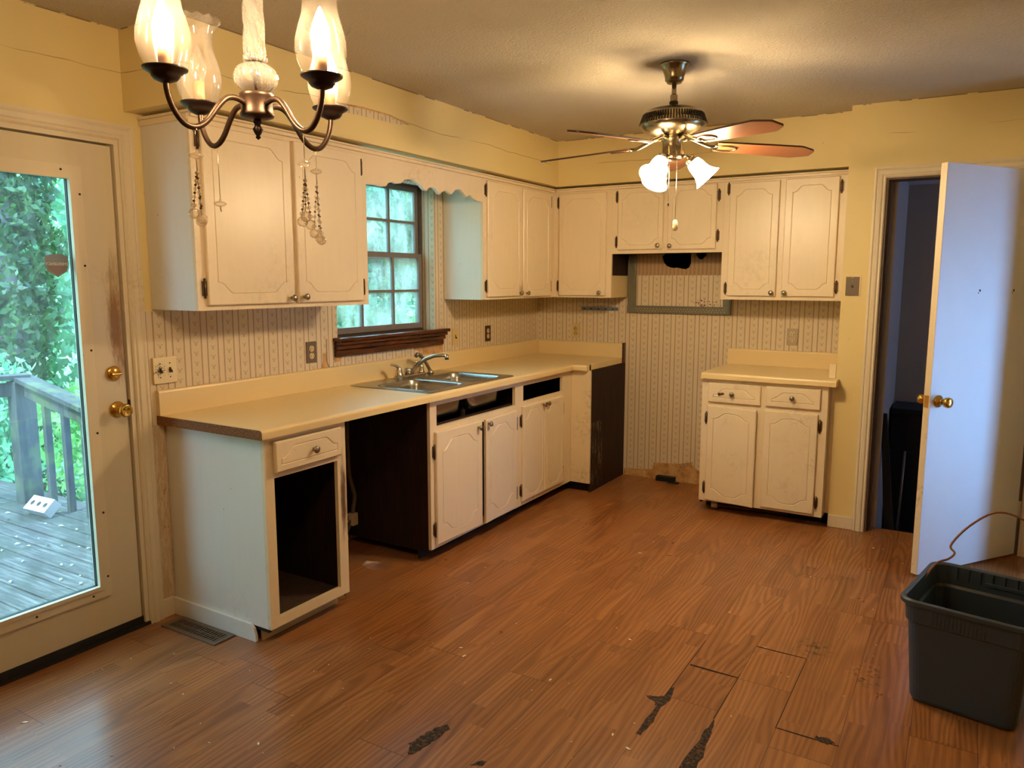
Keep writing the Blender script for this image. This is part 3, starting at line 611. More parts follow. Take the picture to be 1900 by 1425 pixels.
def door(root, fm, u0, u1, z0, z1, w, mt=None, kn=None, hs=None, inset=.055, a=None, b=None, top=True, bottom=True, name='door', ajar=None, hz=None, th=.018, gr=(.0048, .003)):
    mt = mt or WHITE2; W = u1-u0; a = a or min(.075, W*.2); b = b or a*.62
    f2 = fm
    if ajar:
        hu, ang, sag = ajar       # hinge u, swing degrees, sag per metre
        ca, sa = math.cos(R(ang)), math.sin(R(ang))
        def f2(u, ww, z, fm=fm): du, dw = u-hu, ww-w; return fm(hu+du*ca-dw*sa*(1 if du > 0 else 1), w+abs(du)*abs(sa)+dw*ca, z+sag*abs(du))
    m = MB(f2); o1 = outline(u0+inset, u1-inset, z0+inset, z1-inset, a, b, top, bottom); o2 = outline(u0+inset, u1-inset, z0+inset, z1-inset, a, b, top, bottom, gr[0])
    om = outline(u0+inset, u1-inset, z0+inset, z1-inset, a, b, top, bottom, gr[0]/2)
    e = .004; rect = [(u0+e, z0+e), (u1-e, z0+e), (u1-e, z1-e), (u0+e, z1-e)]; W1 = w+th
    for tri_loops in ([rect, o1], [o2]):
        ps = [p for l in tri_loops for p in l]; tr = tessellate_polygon([[Vector((*p, 0)) for p in l] for l in tri_loops])
        m.add([(p[0], W1, p[1]) for p in ps], [tuple(t) for t in tr])
    k = len(o1); vs = [(p[0], W1, p[1]) for p in o1]+[(p[0], W1-gr[1], p[1]) for p in om]+[(p[0], W1, p[1]) for p in o2]
    m.add(vs, [(i, (i+1) % k, k+(i+1) % k, k+i) for i in range(k)]+[(k+i, k+(i+1) % k, 2*k+(i+1) % k, 2*k+i) for i in range(k)])
    R0 = [(u0, z0), (u1, z0), (u1, z1), (u0, z1)]
    vs = [(p[0], W1, p[1]) for p in rect]+[(p[0], W1-e, p[1]) for p in R0]+[(p[0], w, p[1]) for p in R0]
    m.add(vs, [(i, (i+1) % 4, 4+(i+1) % 4, 4+i) for i in range(4)]+[(4+i, 4+(i+1) % 4, 8+(i+1) % 4, 8+i) for i in range(4)]+[(8, 9, 10, 11)])
    d = obj(name, m, mt, root, weld=True)
    if kn: 
        for q in ([kn] if isinstance(kn[0], float) else kn): knob(d, f2, q[0], W1, q[1])
    if hs is not None:
        for zz in (hz or (z0+.07, z1-.06)): hinge(d, fm, hs, w+.002, zz)
    return d
def upper(label, loc, fm, u0, u1, z0, sides=(0, 0), depth=.312, u_in=None, z1=2.176):
    """hung cabinet: hollow case with a front frame"""
    root = thing('upper_cabinet', label, 'cabinet', loc, 'painted upper cabinets')
    m = MB(fm).box(u0, u1, .002, depth-.019, z0+.02, z1).plate(u0, u1, z0, z1, depth-.019, depth).box(u0, u1, .002, depth-.019, z0, z0+.02)
    obj('case', m, [WHITE, SIDEW], root, bevel=.0015); return root
# left of the window
uc = thing('upper_cabinet', 'long cream upper cabinet left of the window, blue-lit end panel', 'cabinet', (.15, -2.885, 1.373), 'painted upper cabinets')
obj('case', MB(FW).box(-3.393, -2.373, .002, .293, 1.376, 2.158), SIDEW, uc)
obj('face_frame', MB(FW).plate(-3.398, -2.373, 1.373, 2.161, .293, .312), WHITE, uc, bevel=.0015)
obj('end_panel', MB(FW).box(-3.398, -3.393, .002, .293, 1.373, 2.161), SIDEW, uc)
door(uc, FW, -3.358, -2.893, 1.394, 2.115, .312, kn=(-2.916, 1.417), hs=-3.368, inset=.046)
door(uc, FW, -2.868, -2.425, 1.394, 2.122, .312, kn=(-2.838, 1.421), hs=-2.414, inset=.046)
# right of the window
uc = thing('upper_cabinet', 'cream two-door upper cabinet right of the window, reaching the corner', 'cabinet', (.15, -.7, 1.373), 'painted upper cabinets')
obj('case', MB(FW).box(-1.276, -.004, .002, .293, 1.376, 2.158), SIDEW, uc)
obj('face_frame', MB(FW).plate(-1.281, -.312, 1.373, 2.161, .293, .312), WHITE, uc, bevel=.0015)
obj('end_panel', MB(FW).box(-1.281, -1.276, .002, .293, 1.373, 2.161), SIDEW, uc)
door(uc, FW, -1.243, -.804, 1.39, 2.125, .312, kn=(-.845, 1.412), hs=-1.253, inset=.052)
door(uc, FW, -.792, -.385, 1.384, 2.124, .312, kn=(-.752, 1.41), hs=-.373, inset=.046)
grime(.33, -.80, 1.425, 1, .07, .07, uc, [(.3305, -.88, 1.391), (.3305, -.806, 1.391), (.3305, -.806, 1.50), (.3305, -.88, 1.50)], .45)
# corner, on the back wall
uc = thing('upper_cabinet', 'single-door cream upper cabinet in the corner beside the range gap', 'cabinet', (.55, -.15, 1.373), 'painted upper cabinets')
obj('case', MB(FB).box(.314, .774, .002, .293, 1.376, 2.158), DARKW, uc)
obj('face_frame', MB(FB).plate(.312, .779, 1.373, 2.161, .293, .312), WHITE, uc, bevel=.0015)
obj('end_panel', MB(FB).box(.774, .779, .002, .293, 1.373, 1.532), LAMI, uc); obj('end_panel', MB(FB).box(.774, .7785, .002, .293, 1.534, 1.70), DARKW, uc, label='dark stained end panel')
door(uc, FB, .361, .737, 1.387, 2.122, .312, kn=(.699, 1.41), hs=.351, inset=.038)
# above the range
uc = thing('upper_cabinet', 'short cream two-door upper cabinet above the missing range hood', 'cabinet', (1.17, -.15, 1.685), 'painted upper cabinets')
obj('case', MB(FB).box(.781, 1.568, .002, .293, 1.69, 2.158), DARKW, uc)
obj('face_frame', MB(FB).plate(.7795, 1.5695, 1.685, 2.161, .293, .312), WHITE, uc, bevel=.0015)
door(uc, FB, .828, 1.161, 1.711, 2.134, .312, kn=(1.133, 1.738), hs=.816, inset=.030, hz=(1.768, 2.08))
door(uc, FB, 1.194, 1.527, 1.707, 2.130, .312, kn=(1.218, 1.732), hs=1.539, inset=.030, hz=(1.793, 2.055))
# right
uc = thing('upper_cabinet', 'cream two-door upper cabinet at the right, beside the phone plate', 'cabinet', (1.94, -.15, 1.373), 'painted upper cabinets')
obj('case', MB(FB).box(1.572, 2.343, .002, .293, 1.376, 2.158), SIDEW, uc)
obj('face_frame', MB(FB).plate(1.57, 2.318, 1.373, 2.161, .293, .312), WHITE, uc, bevel=.0015)
obj('filler_strip', MB(FB).box(2.320, 2.344, .29, .308, 1.373, 2.161), WHITE, uc, bevel=.0015)
obj('end_panel', MB(FB).box(1.5705, 1.5725, .002, .293, 1.374, 1.70), DARKW, uc)
door(uc, FB, 1.614, 1.926, 1.398, 2.124, .312, kn=(1.902, 1.42), hs=1.602, inset=.042, hz=(1.447, 2.09))
door(uc, FB, 1.961, 2.275, 1.398, 2.128, .312, kn=(1.983, 1.421), hs=2.286, inset=.042, hz=(1.458, 2.066))
# crown strips and valance
struct('trim_6', MB(FW).box(-3.398, -.335, .312, .330, 2.136, 2.152).box(-3.41, -.338, .312, .338, 2.152, 2.161).box(-3.406, -3.398, .002, .312, 2.125, 2.150).box(-3.412, -3.398, .002, .330, 2.150, 2.161), WHITE, bevel=.003)
struct('trim_8', MB(FB).box(.333, 2.344, .312, .330, 2.136, 2.152).box(.338, 2.344, .312, .338, 2.152, 2.161), WHITE, bevel=.003)
vp = [(-2.373, 1.985), (-2.31, 1.988), (-2.245, 1.985), (-2.215, 1.990), (-2.20, 2.006), (-2.165, 2.018), (-2.125, 2.012), (-2.09, 2.018), (-2.06, 2.04), (-1.99, 2.05), (-1.93, 2.03), (-1.89, 2.005), (-1.86, 2.00), (-1.845, 2.018), (-1.81, 2.027), (-1.78, 2.02), (-1.755, 2.0), (-1.735, 1.992), (-1.715, 2.008), (-1.68, 2.022), (-1.65, 2.012), (-1.62, 2.004), (-1.58, 2.035), (-1.53, 2.043), (-1.49, 2.02), (-1.46, 2.0), (-1.445, 2.013), (-1.42, 2.018), (-1.39, 2.0), (-1.35, 1.99), (-1.281, 1.988), (-1.281, 2.142), (-2.373, 2.142)]
tag(obj('scalloped_valance', MB(FW).prism(vp, .294, .312), WHITE), 'cream scalloped valance board spanning above the window', 'valance')

# base cabinets -----------------------------------------------------
def shell(root, fm, u0, u1, dep, z0, z1, left=None, right=None, shelf=None, back=True, floor_m=0):
    m = MB(fm)
    m.box(u0, u0+.014, .002, dep-.019, z0, z1, 0); m.box(u1-.014, u1, .002, dep-.019, z0, z1, 0)
    m.box(u0+.014, u1-.014, .002, .008, z0, z1, 0); m.box(u0+.014, u1-.014, .008, dep-.019, z0+.02, z0+.034, floor_m)
    return obj('case', m, [DARKW, DEBRIS], root)
ZB, ZT = .067, .876
# end cabinet
bc = thing('base_cabinet', 'end base cabinet with one drawer and a missing door, by the exterior door', 'cabinet', (.3, -3.14, 0), 'painted base cabinets')
shell(bc, FW, -3.366, -2.910, .627, .05, .874, floor_m=1)
obj('end_panel', MB().box(.002, .608, -3.370, -3.3662, ZB, .874), SIDEW, bc)
obj('face_frame', MB(FW).plate(-3.370, -2.908, ZB, ZT, .608, .627, holes=[(-3.322, -2.962, .108, .700)]), WORN, bc, bevel=.0015)
door(bc, FW, -3.331, -2.949, .727, .853, .629, kn=(-3.124, .787), inset=.026, a=.075, b=.04, bottom=False, name='drawer', ajar=(-2.949, 1.2, 0), gr=(.0066, .004))
grime(.63, -2.93, .52, 1, .026, .24, bc, [(.6275, -2.961, .2), (.6275, -2.9085, .2), (.6275, -2.9085, .8), (.6275, -2.961, .8)], .75, (96, 62, 28))
obj('kick_board', MB(FW).box(-3.355, -2.915, .545, .557, 0, ZB), paint('tan_kick', (188, 164, 124), amt=.4), bc)
obj('side_baseboard', MB().prism([(.002, 0), (.545, 0), (.545, .03), (.535, .058), (.515, .074), (.002, .078)], -3.384, -3.371), SIDEW, bc, bevel=.002)
obj('splinter', MB().add([(.575, -2.935, .03), (.60, -2.905, .026), (.61, -2.93, .06), (.585, -2.95, .066), (.58, -2.93, .03)], [(0, 1, 2, 3), (0, 1, 4), (1, 2, 4), (2, 3, 4), (3, 0, 4)]), WORN, bc)
# sink cabinet
bc = thing('base_cabinet', 'sink base cabinet with two ajar doors under an open false front', 'cabinet', (.3, -1.81, 0), 'painted base cabinets')
shell(bc, FW, -2.276, -1.358, .627, .05, .874)
obj('face_frame', MB(FW).plate(-2.278, -1.356, ZB, ZT, .608, .627, holes=[(-2.220, -1.407, .730, .845), (-2.21, -1.43, .11, .685)]), WORN, bc, bevel=.0015)
obj('front_lip', MB(FW).box(-2.22, -1.407, .585, .607, .715, .738), DARKW, bc)
door(bc, FW, -2.244, -1.813, .090, .704, .627, kn=(-1.858, .673), hs=-2.252, inset=.048, a=.10, b=.055, ajar=(-2.244, .9, -.012), hz=(.175, .60), gr=(.0066, .004))
door(bc, FW, -1.786, -1.408, .082, .700, .627, kn=(-1.789+.027, .676), hs=-1.396, inset=.048, a=.10, b=.055, ajar=(-1.408, 2.2, .0), hz=(.17, .615), gr=(.0066, .004))
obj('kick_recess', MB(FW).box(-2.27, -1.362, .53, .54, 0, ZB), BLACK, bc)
# corner cabinet
bc = thing('base_cabinet', 'corner base cabinet with two narrow doors and a dark side facing the range gap', 'cabinet', (.35, -.8, 0), 'painted base cabinets')
shell(bc, FW, -1.354, -.03, .627, .05, .874)
obj('face_frame', MB(FW).plate(-1.356, -.629, ZB, ZT, .608, .627, holes=[(-1.306, -.767, .739, .840), (-1.29, -.78, .11, .68)]), WORN, bc, bevel=.0015)
obj('return_panel', MB(FB).box(.627, .776, .610, .629, ZB, ZT), WORN, bc, bevel=.0015)
obj('dark_side_panel', MB().box(.762, .776, -.609, -.004, .0, .874), DARKW, bc, label='dark stained side panel')
door(bc, FW, -1.332, -1.048, .099, .710, .627, kn=(-1.106+.03, .690), hs=-1.341, inset=.027, a=.07, b=.055, hz=(.17, .62), gr=(.0066, .004))
door(bc, FW, -1.046, -.772, .099, .709, .627, kn=(-1.054+.03, .692), hs=-.762, inset=.027, a=.07, b=.055, hz=(.17, .62), gr=(.0066, .004))
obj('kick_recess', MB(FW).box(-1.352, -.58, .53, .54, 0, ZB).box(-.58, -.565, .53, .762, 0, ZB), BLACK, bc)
# right cabinet
bc = thing('base_cabinet', 'two-door two-drawer base cabinet under the short counter at the right', 'cabinet', (1.94, -.3, 0), 'painted base cabinets')
shell(bc, FB, 1.560, 2.314, .602, .05, .874)
obj('end_panel', MB(FB).box(2.3142, 2.318, .002, .583, ZB, .874), WORN, bc)
obj('end_panel', MB(FB).box(1.5562, 1.560, .002, .583, ZB, .874), WORN, bc)
obj('face_frame', MB(FB).plate(1.558, 2.318, ZB, ZT, .583, .602, holes=[(1.62, 1.91, .10, .68), (1.97, 2.25, .10, .68)]), WORN, bc, bevel=.0015)
d = door(bc, FB, 1.602, 1.928, .726, .850, .602, mt=WORN, kn=(1.756, .787), inset=.030, a=.075, b=.042, bottom=False, name='drawer', gr=(.0066, .004))
obj('broken_latch', MB(FB).box(1.664, 1.684, .620, .626, .776, .786).box(1.684, 1.704, .620, .628, .781, .790).box(1.668, 1.676, .62, .634, .772, .79), HINGE, d, bevel=.002)
door(bc, FB, 1.962, 2.278, .728, .852, .602, mt=WORN, kn=(2.119, .790), inset=.030, a=.075, b=.042, bottom=False, name='drawer', gr=(.0066, .004))
door(bc, FB, 1.602, 1.912, .078, .702, .602, mt=WORN, hs=1.592, inset=.038, a=.085, b=.04, ajar=(1.602, 2.5, -.02), hz=(.16, .62), gr=(.0066, .004))
door(bc, FB, 1.955, 2.270, .084, .700, .602, mt=WORN, hs=2.281, inset=.038, a=.085, b=.04, hz=(.16, .63), gr=(.0066, .004))
obj('filler_strip', MB(FB).box(2.3182, 2.3445, .36, .523, .08, .874), WORN, bc)
obj('kick_recess', MB(FB).box(1.57, 2.30, .46, .47, 0, ZB), BLACK, bc)  # black strip added, paints the shade in the open toe space
pk = thing('pipe_fitting', 'white capped pipe lying under the right base cabinet', 'pipe', (1.7, -.50, 0))
obj('pipe', MB().tube([(1.66, -.53, .028), (2.1, -.49, .028)], .014, 12), DKPL, pk); obj('cap', MB().tube([(1.625, -.537, .028), (1.665, -.529, .028)], .022, 14), PVC, pk)

# ------------------------------------------------------------------ counters
def front_prof(w0, w1, zt=.914, zb=.876, r=.014):
    n = 6; return [(w0, zb), (w1, zb)]+[(w1-r+r*math.cos(a), zt-r+r*math.sin(a)) for a in [math.pi/2*i/n for i in range(n+1)]]+[(w0, zt)]
ct = thing('countertop', 'long almond laminate countertop running along the window wall', 'countertop', (.33, -1.7, .876))
SINK = (-2.262, -1.438, .088, .612)      # y0, y1, x0, x1 of the cut-out
m = MB(); pr = front_prof(.60, .66)
def sweep_y(m, prof, y0, y1, mt=0):
    k = len(prof); vs = [(a, y0, c) for a, c in prof]+[(a, y1, c) for a, c in prof]
    m.add(vs, [(i, (i+1) % k, k+(i+1) % k, k+i) for i in range(k)]+[tuple(range(k)), tuple(range(k, 2*k))], mt)
sweep_y(m, pr, -3.402, -.62)
m2 = MB(lambda u, w, z: (w, u, z))
# slab with the sink hole, laid flat
def flat(m, x0, x1, y0, y1, z0, z1, hole=None):
    f = m.f; m.f = lambda u, w, z: (u, z, w)
    m.plate(x0, x1, y0, y1, z0, z1, holes=[hole] if hole else []); m.f = f
flat(m, .002, .60, -3.402, -.004, .876, .914, (SINK[2], min(SINK[3], .5999), SINK[0], SINK[1]))
flat(m, .60, .75, -.62, -.004, .876, .914)
kk = front_prof(.60, .666); vs = [(.64, -b, c) for b, c in kk]+[(.7635, -b, c) for b, c in kk]; k = len(kk)
m.add(vs, [(i, (i+1) % k, k+(i+1) % k, k+i) for i in range(k)]+[tuple(range(k)), tuple(range(k, 2*k))])
m.box(.75, .7635, -.62, -.004, .876, .914)
obj('slab', m, LAMI, ct)
obj('cut_edge', MB().prism([(a, c-.0015) for a, c in front_prof(.002, .658)], -3.4065, -3.402), PBOARD, ct, label='raw particle board cut end')
bs = [(.002, .914), (.024, .914), (.024, 1.013), (.021, 1.020), (.015, 1.023), (.002, 1.023)]
m = MB(); sweep_y(m, bs, -3.4035, -.004); vs = [(.024, -b, c) for b, c in bs]+[(.764, -b, c) for b, c in bs]; k = 6
m.add(vs, [(i, (i+1) % k, k+(i+1) % k, k+i) for i in range(k)]+[tuple(range(k)), tuple(range(k, 2*k))])
obj('backsplash', m, LAMI, ct)
obj('end_strip', MB().box(.7638, .775, -.045, -.002, .86, 1.028), SILLW, ct)
ct2 = thing('countertop', 'short almond laminate countertop on the right base cabinet', 'countertop', (1.95, -.3, .876))
m = MB(); kk = front_prof(.50, .632); vs = [(1.556, -b, c) for b, c in kk]+[(2.362, -b, c) for b, c in kk]; k = len(kk)
m = MB(); kk = front_prof(.53, .632); vs = [(1.556, -b, c) for b, c in kk]+[(2.362, -b, c) for b, c in kk]
m.add(vs, [(i, (i+1) % k, k+(i+1) % k, k+i) for i in range(k)]+[tuple(range(k)), tuple(range(k, 2*k))])
m.box(1.556, 2.343, -.53, -.004, .876, .914); obj('slab', m, LAMI, ct2)
vs = [(1.556, -b, c) for b, c in bs]+[(2.343, -b, c) for b, c in bs]; k = 6
obj('backsplash', MB().add(vs, [(i, (i+1) % k, k+(i+1) % k, k+i) for i in range(k)]+[tuple(range(k)), tuple(range(k, 2*k))]), LAMI, ct2)
obj('side_block', MB().box(2.300, 2.338, -.50, -.485, .914, 1.0), WORN, ct2, bevel=.002)

# ------------------------------------------------------------------ sink, faucet, drain
sk = thing('kitchen_sink', 'stainless steel double bowl sink set into the long counter', 'sink', (.35, -1.85, .914))
def rrect(x0, x1, y0, y1, r, n=6):
    pts = []
    for cx, cy_, a0 in ((x1-r, y1-r, 0), (x0+r, y1-r, 90), (x0+r, y0+r, 180), (x1-r, y0+r, 270)):
        for i in range(n+1): a = R(a0+90*i/n); pts.append((cx+r*math.cos(a), cy_+r*math.sin(a)))
    return pts
BW = [(.205, .585, -2.235, -1.872), (.205, .585, -1.832, -1.465)]
rim = rrect(.068, .632, -2.282, -1.418, .03)
m = MB(); ls = [rim]+[rrect(*b, .06) for b in BW]; ps = [p for l in ls for p in l]
m.add([(p[0], p[1], .9185) for p in ps], [tuple(t) for t in tessellate_polygon([[Vector((*p, 0)) for p in l] for l in ls])])
k = len(rim); m.add([(p[0], p[1], .9185) for p in rim]+[(p[0]+(.004 if p[0] > .35 else -.004), p[1]+(.004 if p[1] > -1.85 else -.004), .9145) for p in rim], [(i, (i+1) % k, k+(i+1) % k, k+i) for i in range(k)])
obj('rim', m, STEEL, sk)
for b in BW:
    m = MB(); L = []
    for d, z_, r_ in ((0, .9185, .06), (.004, .913, .06), (.010, .88, .06), (.018, .775, .06), (.03, .752, .055), (.05, .744, .05)):
        L.append([(x_, y_, z_) for x_, y_ in rrect(b[0]+d, b[1]-d, b[2]+d, b[3]-d, r_)])
    k = len(L[0]); vs = [p for l in L for p in l]
    m.add(vs, [(j*k+i, j*k+(i+1) % k, (j+1)*k+(i+1) % k, (j+1)*k+i) for j in range(len(L)-1) for i in range(k)], 0, True)
    m.add(L[-1], [tuple(range(k))])
    o = obj('bowl', m, [STEEL], sk, recalc=False); sf = o.modifiers.new('t', 'SOLIDIFY'); sf.thickness = .002; sf.offset = 0
    cx, cy_ = (b[0]+b[1])/2, (b[2]+b[3])/2
    obj('drain', MB().lathe([(0, .001), (.02, .001), (.03, .002), (.042, .003), (.045, .0)], (cx, cy_, .7455), (0, 0, 1), 20), CHROME, o)
dp = thing('drain_pipe', 'pale plastic sink drain seen through the open false front', 'pipe', (.4, -1.85, .5))
obj('tailpiece', MB().lathe([(.02, 0), (.02, .16), (.028, .165), (.028, .185), (.02, .19), (.02, .235)], (.395, -2.053, .505), (0, 0, 1), 16), PVC, dp)
obj('trap', MB().tube([(.395, -2.053, .51), (.395, -2.05, .46), (.40, -2.0, .43), (.40, -1.9, .44), (.395, -1.86, .5), (.395, -1.65, .52), (.395, -1.648, .742)], .019, 12), PVC, dp)
fa = thing('faucet', 'satin nickel two-handle kitchen faucet behind the sink bowls', 'faucet', (.12, -1.80, .9185))
obj('base_plate', (lambda m: (m.add([(x_, y_, z_) for z_, d in ((.919, 0), (.929, 0), (.934, .004)) for x_, y_ in rrect(.092+d, .150-d, -1.935+d, -1.665-d, .025)], [(j*28+i, j*28+(i+1) % 28, (j+1)*28+(i+1) % 28, (j+1)*28+i) for j in range(2) for i in range(28)]+[tuple(range(56, 84))]), m)[1])(MB()), CHROME, fa)
hp = [(.024, 0), (.024, .012), (.020, .016), (.019, .03), (.014, .05), (.009, .058), (0, .06)]
for yy in (-1.905, -1.695):
    h = obj('handle', MB().lathe(hp, (.121, yy, .930), (0, 0, 1), 20).tube([(.121, yy, .975), (.116, yy-.010, .990), (.108, yy-.028, 1.0), (.10, yy-.05, 1.002)], [.009, .0085, .0075, .0055], 12), CHROME, fa)
obj('hub', MB().lathe([(.022, 0), (.022, .035), (.019, .042), (0, .044)], (.121, -1.82, .930), (0, 0, 1), 20), CHROME, fa)
sp_ = [(.125, -1.80, .93), (.14, -1.795, .962), (.17, -1.78, .998), (.21, -1.76, 1.028), (.255, -1.735, 1.046), (.30, -1.712, 1.050), (.325, -1.70, 1.047)]
obj('spout', MB().tube(sp_, [.013, .0125, .012, .0115, .011, .0105, .0105], 14).tube([(.322, -1.702, 1.052), (.323, -1.701, 1.024)], .013, 14), CHROME, fa)
ss = thing('side_sprayer', 'dark nickel sink sprayer leaning behind the faucet spout', 'sprayer', (.12, -1.60, .9185))
obj('holder', MB().lathe([(.022, 0), (.022, .006), (.015, .014), (.012, .022), (0, .022)], (.121, -1.60, .919), (0, 0, 1), 18), CHROME, ss)
obj('wand', MB().tube([(.12, -1.60, .935), (.115, -1.625, .975), (.108, -1.65, 1.012), (.10, -1.675, 1.036), (.098, -1.70, 1.044), (.10, -1.715, 1.034)], [.010, .010, .011, .013, .013, .012], 14), NICKEL, ss)

# ------------------------------------------------------------------ hose in the dishwasher gap
hs = thing('drain_hose', 'grey hose with a pale clamp hanging in the dark dishwasher gap', 'hose', (.08, -2.31, 0))
obj('hose', MB().tube([(.075, -2.31, .87), (.075, -2.31, .6), (.085, -2.315, .42), (.12, -2.31, .30), (.115, -2.33, .18), (.09, -2.36, .08), (.06, -2.42, .02)], .012, 12), HOSE, hs)
obj('clamp', MB().box(.095, .135, -2.345, -2.305, .135, .205).box(.08, .097, -2.34, -2.325, .145, .155).box(.08, .097, -2.34, -2.325, .185, .195), PVC, hs, bevel=.003)
o = obj('plastic_scrap', MB().add([(.33, -2.49, .002), (.40, -2.425, .006), (.49, -2.43, .002), (.495, -2.50, .005), (.42, -2.53, .003), (.35, -2.52, .012), (.34, -2.47, .016)], [(0, 1, 6), (1, 2, 3, 4), (1, 4, 5), (0, 6, 5), (1, 5, 6)]), PLAST); tag(o, 'crumpled clear plastic scrap on the floor by the dishwasher gap', 'scrap')

# ------------------------------------------------------------------ electrical plates
def slots(m, fm_w, u, w, z):
    m.box(u-.009, u-.006, w, w+.0006, z-.006, z+.006).box(u+.006, u+.009, w, w+.0006, z-.006, z+.006).lathe([(.003, 0), (.003, .0006)], (u, w, z+.0115), (0, 1, 0), 10)
def outlet(name, label, fm, u, z, plate_m, face_m, w0=0.):
    root = thing('wall_outlet', label, 'outlet', fm(u, w0, z), 'duplex outlets')
    obj('plate', MB(fm).box(u-.036, u+.036, w0+.0005, w0+.006, z-.057, z+.057), plate_m, root, bevel=.002)
    for s_ in (-1, 1):
        f = obj('receptacle', MB(fm).lathe([(.017, 0), (.0165, .0025), (0, .0025)], (u, w0+.0055, z+s_*.0195), (0, 1, 0), 22), face_m, root)
        m = MB(fm); slots(m, None, u, w0+.0081, z+s_*.0195); obj('slots', m, SLOT, f)
    return root
outlet('a', 'brown duplex outlet on the wallpaper just left of the window sill', FW, -2.488, 1.116, GREYPL, IVORY)
outlet('b', 'dark brown duplex outlet right of the switch, under the window-side upper cabinet', FW, -.746, 1.114, DKPL, IVORY)
outlet('c', 'almond duplex outlet on the back wall above the corner backsplash', FB, .351, 1.104, ALMOND, ALMOND)
outlet('d', 'steel-plated duplex outlet above the short right counter', FB, 1.984, 1.119, STEELPL, IVORY)
sw = thing('light_switch', 'spotted brass double light switch beside the exterior door', 'switch', (0, -3.358, 1.108))
obj('plate', MB(FW).box(-3.415, -3.301, .0005, .012, 1.051, 1.165), BRASS_P, sw, bevel=.002)
for yy in (-3.382, -3.335):
    g_ = obj('toggle', MB(FW).box(yy-.005, yy+.005, .012, .0125, 1.096, 1.12).add([(yy-.004, .012, 1.108), (yy+.004, .012, 1.108), (yy+.004, .012, 1.118), (yy-.004, .012, 1.118), (yy-.003, .027, 1.098), (yy+.003, .027, 1.098), (yy+.003, .028, 1.104), (yy-.003, .028, 1.104)], [(0, 1, 2, 3), (4, 5, 6, 7), (0, 1, 5, 4), (1, 2, 6, 5), (2, 3, 7, 6), (3, 0, 4, 7)]), DKPL, sw)
    for z_ in (1.138, 1.078): obj('screw', MB(FW).lathe([(.0035, 0), (.003, .001), (0, .001)], (yy, .012, z_), (0, 1, 0), 10), HINGE, sw)
sw = thing('light_switch', 'almond single light switch between the window and the dark outlet', 'switch', (0, -1.157, 1.117))
obj('plate', MB(FW).box(-1.192, -1.122, .0005, .006, 1.060, 1.174), ALMOND, sw, bevel=.002)
obj('toggle', MB(FW).box(-1.162, -1.152, .006, .0065, 1.105, 1.129).box(-1.160, -1.154, .006, .016, 1.104, 1.114), DKPL, sw)
pj = thing('phone_jack', 'dull steel phone jack plate on the yellow wall by the doorway', 'phone jack', (2.406, -.525, 1.466))
obj('backing', MB(FB).box(2.366, 2.448, .5255, .530, 1.409, 1.523), IVORY, pj); obj('plate', MB(FB).box(2.368, 2.440, .530, .534, 1.412, 1.520), GREYPL, pj, bevel=.001)
obj('socket', MB(FB).box(2.398, 2.411, .534, .5345, 1.457, 1.471), SLOT, pj); 
for z_ in (1.498, 1.434, 1.516, 1.414): obj('stud', MB(FB).lathe([(.004, 0), (.003, .003), (0, .003)], (2.405, .534, z_), (0, 1, 0), 10), STEELPL, pj)
# metal hanger strip and range frame
br = thing('metal_bracket', 'short perforated steel strip on the wallpaper under the corner cabinet', 'bracket', (.55, 0, 1.28))
obj('strip', MB(FB).box(.398, .706, .001, .006, 1.268, 1.294).box(.398, .706, .006, .010, 1.290, 1.294), plain('bluish_steel', (120, 124, 126), .4, .6, var=.3, sc=60), br)
m = MB(FB)
for i in range(5): m.box(.415+i*.06, .43+i*.06, .006, .0066, 1.276, 1.284)
obj('slots', m, SLOT, br)
rf = thing('range_hood_frame', 'grey-green metal frame fixed to the wall behind the missing range', 'frame', (1.17, 0, 1.4))
obj('upright', MB(FB).box(.785, .852, .001, .016, 1.262, 1.683).box(.792, .80, .016, .022, 1.30, 1.683).box(.838, .844, .016, .022, 1.30, 1.683), SLATE, rf, bevel=.003)
obj('upright', MB(FB).box(1.505, 1.566, .001, .016, 1.255, 1.372), SLATE, rf, bevel=.003)
cb = obj('crossbar', MB(FB).box(.786, 1.566, .016, .024, 1.258, 1.312).box(.84, 1.51, .024, .028, 1.304, 1.312), SLATE, rf, bevel=.002)
m = MB(FB)
for i in range(29): m.lathe([(.0026, 0), (.0026, .0008)], (.86+i*.0232, .024, 1.289), (0, 1, 0), 6); m.lathe([(.0026, 0), (.0026, .0008)], (.872+i*.0232, .024, 1.275), (0, 1, 0), 6)
obj('perforations', m, IVORY, cb)
m = MB(FB); rg = random.Random(3)
for i in range(70):
    a = rg.uniform(.2, math.pi-.2); r_ = rg.gauss(.06, .018); u = 1.40+math.cos(a)*r_*1.3; z_ = 1.375-math.sin(a)*r_*.9+.0; s_ = rg.uniform(.001, .005)
    m.lathe([(s_, 0), (s_*.7, .0008)], (u, .0015, z_), (0, 1, 0), 6)
obj('rust_flecks', m, RUSTY, wb)

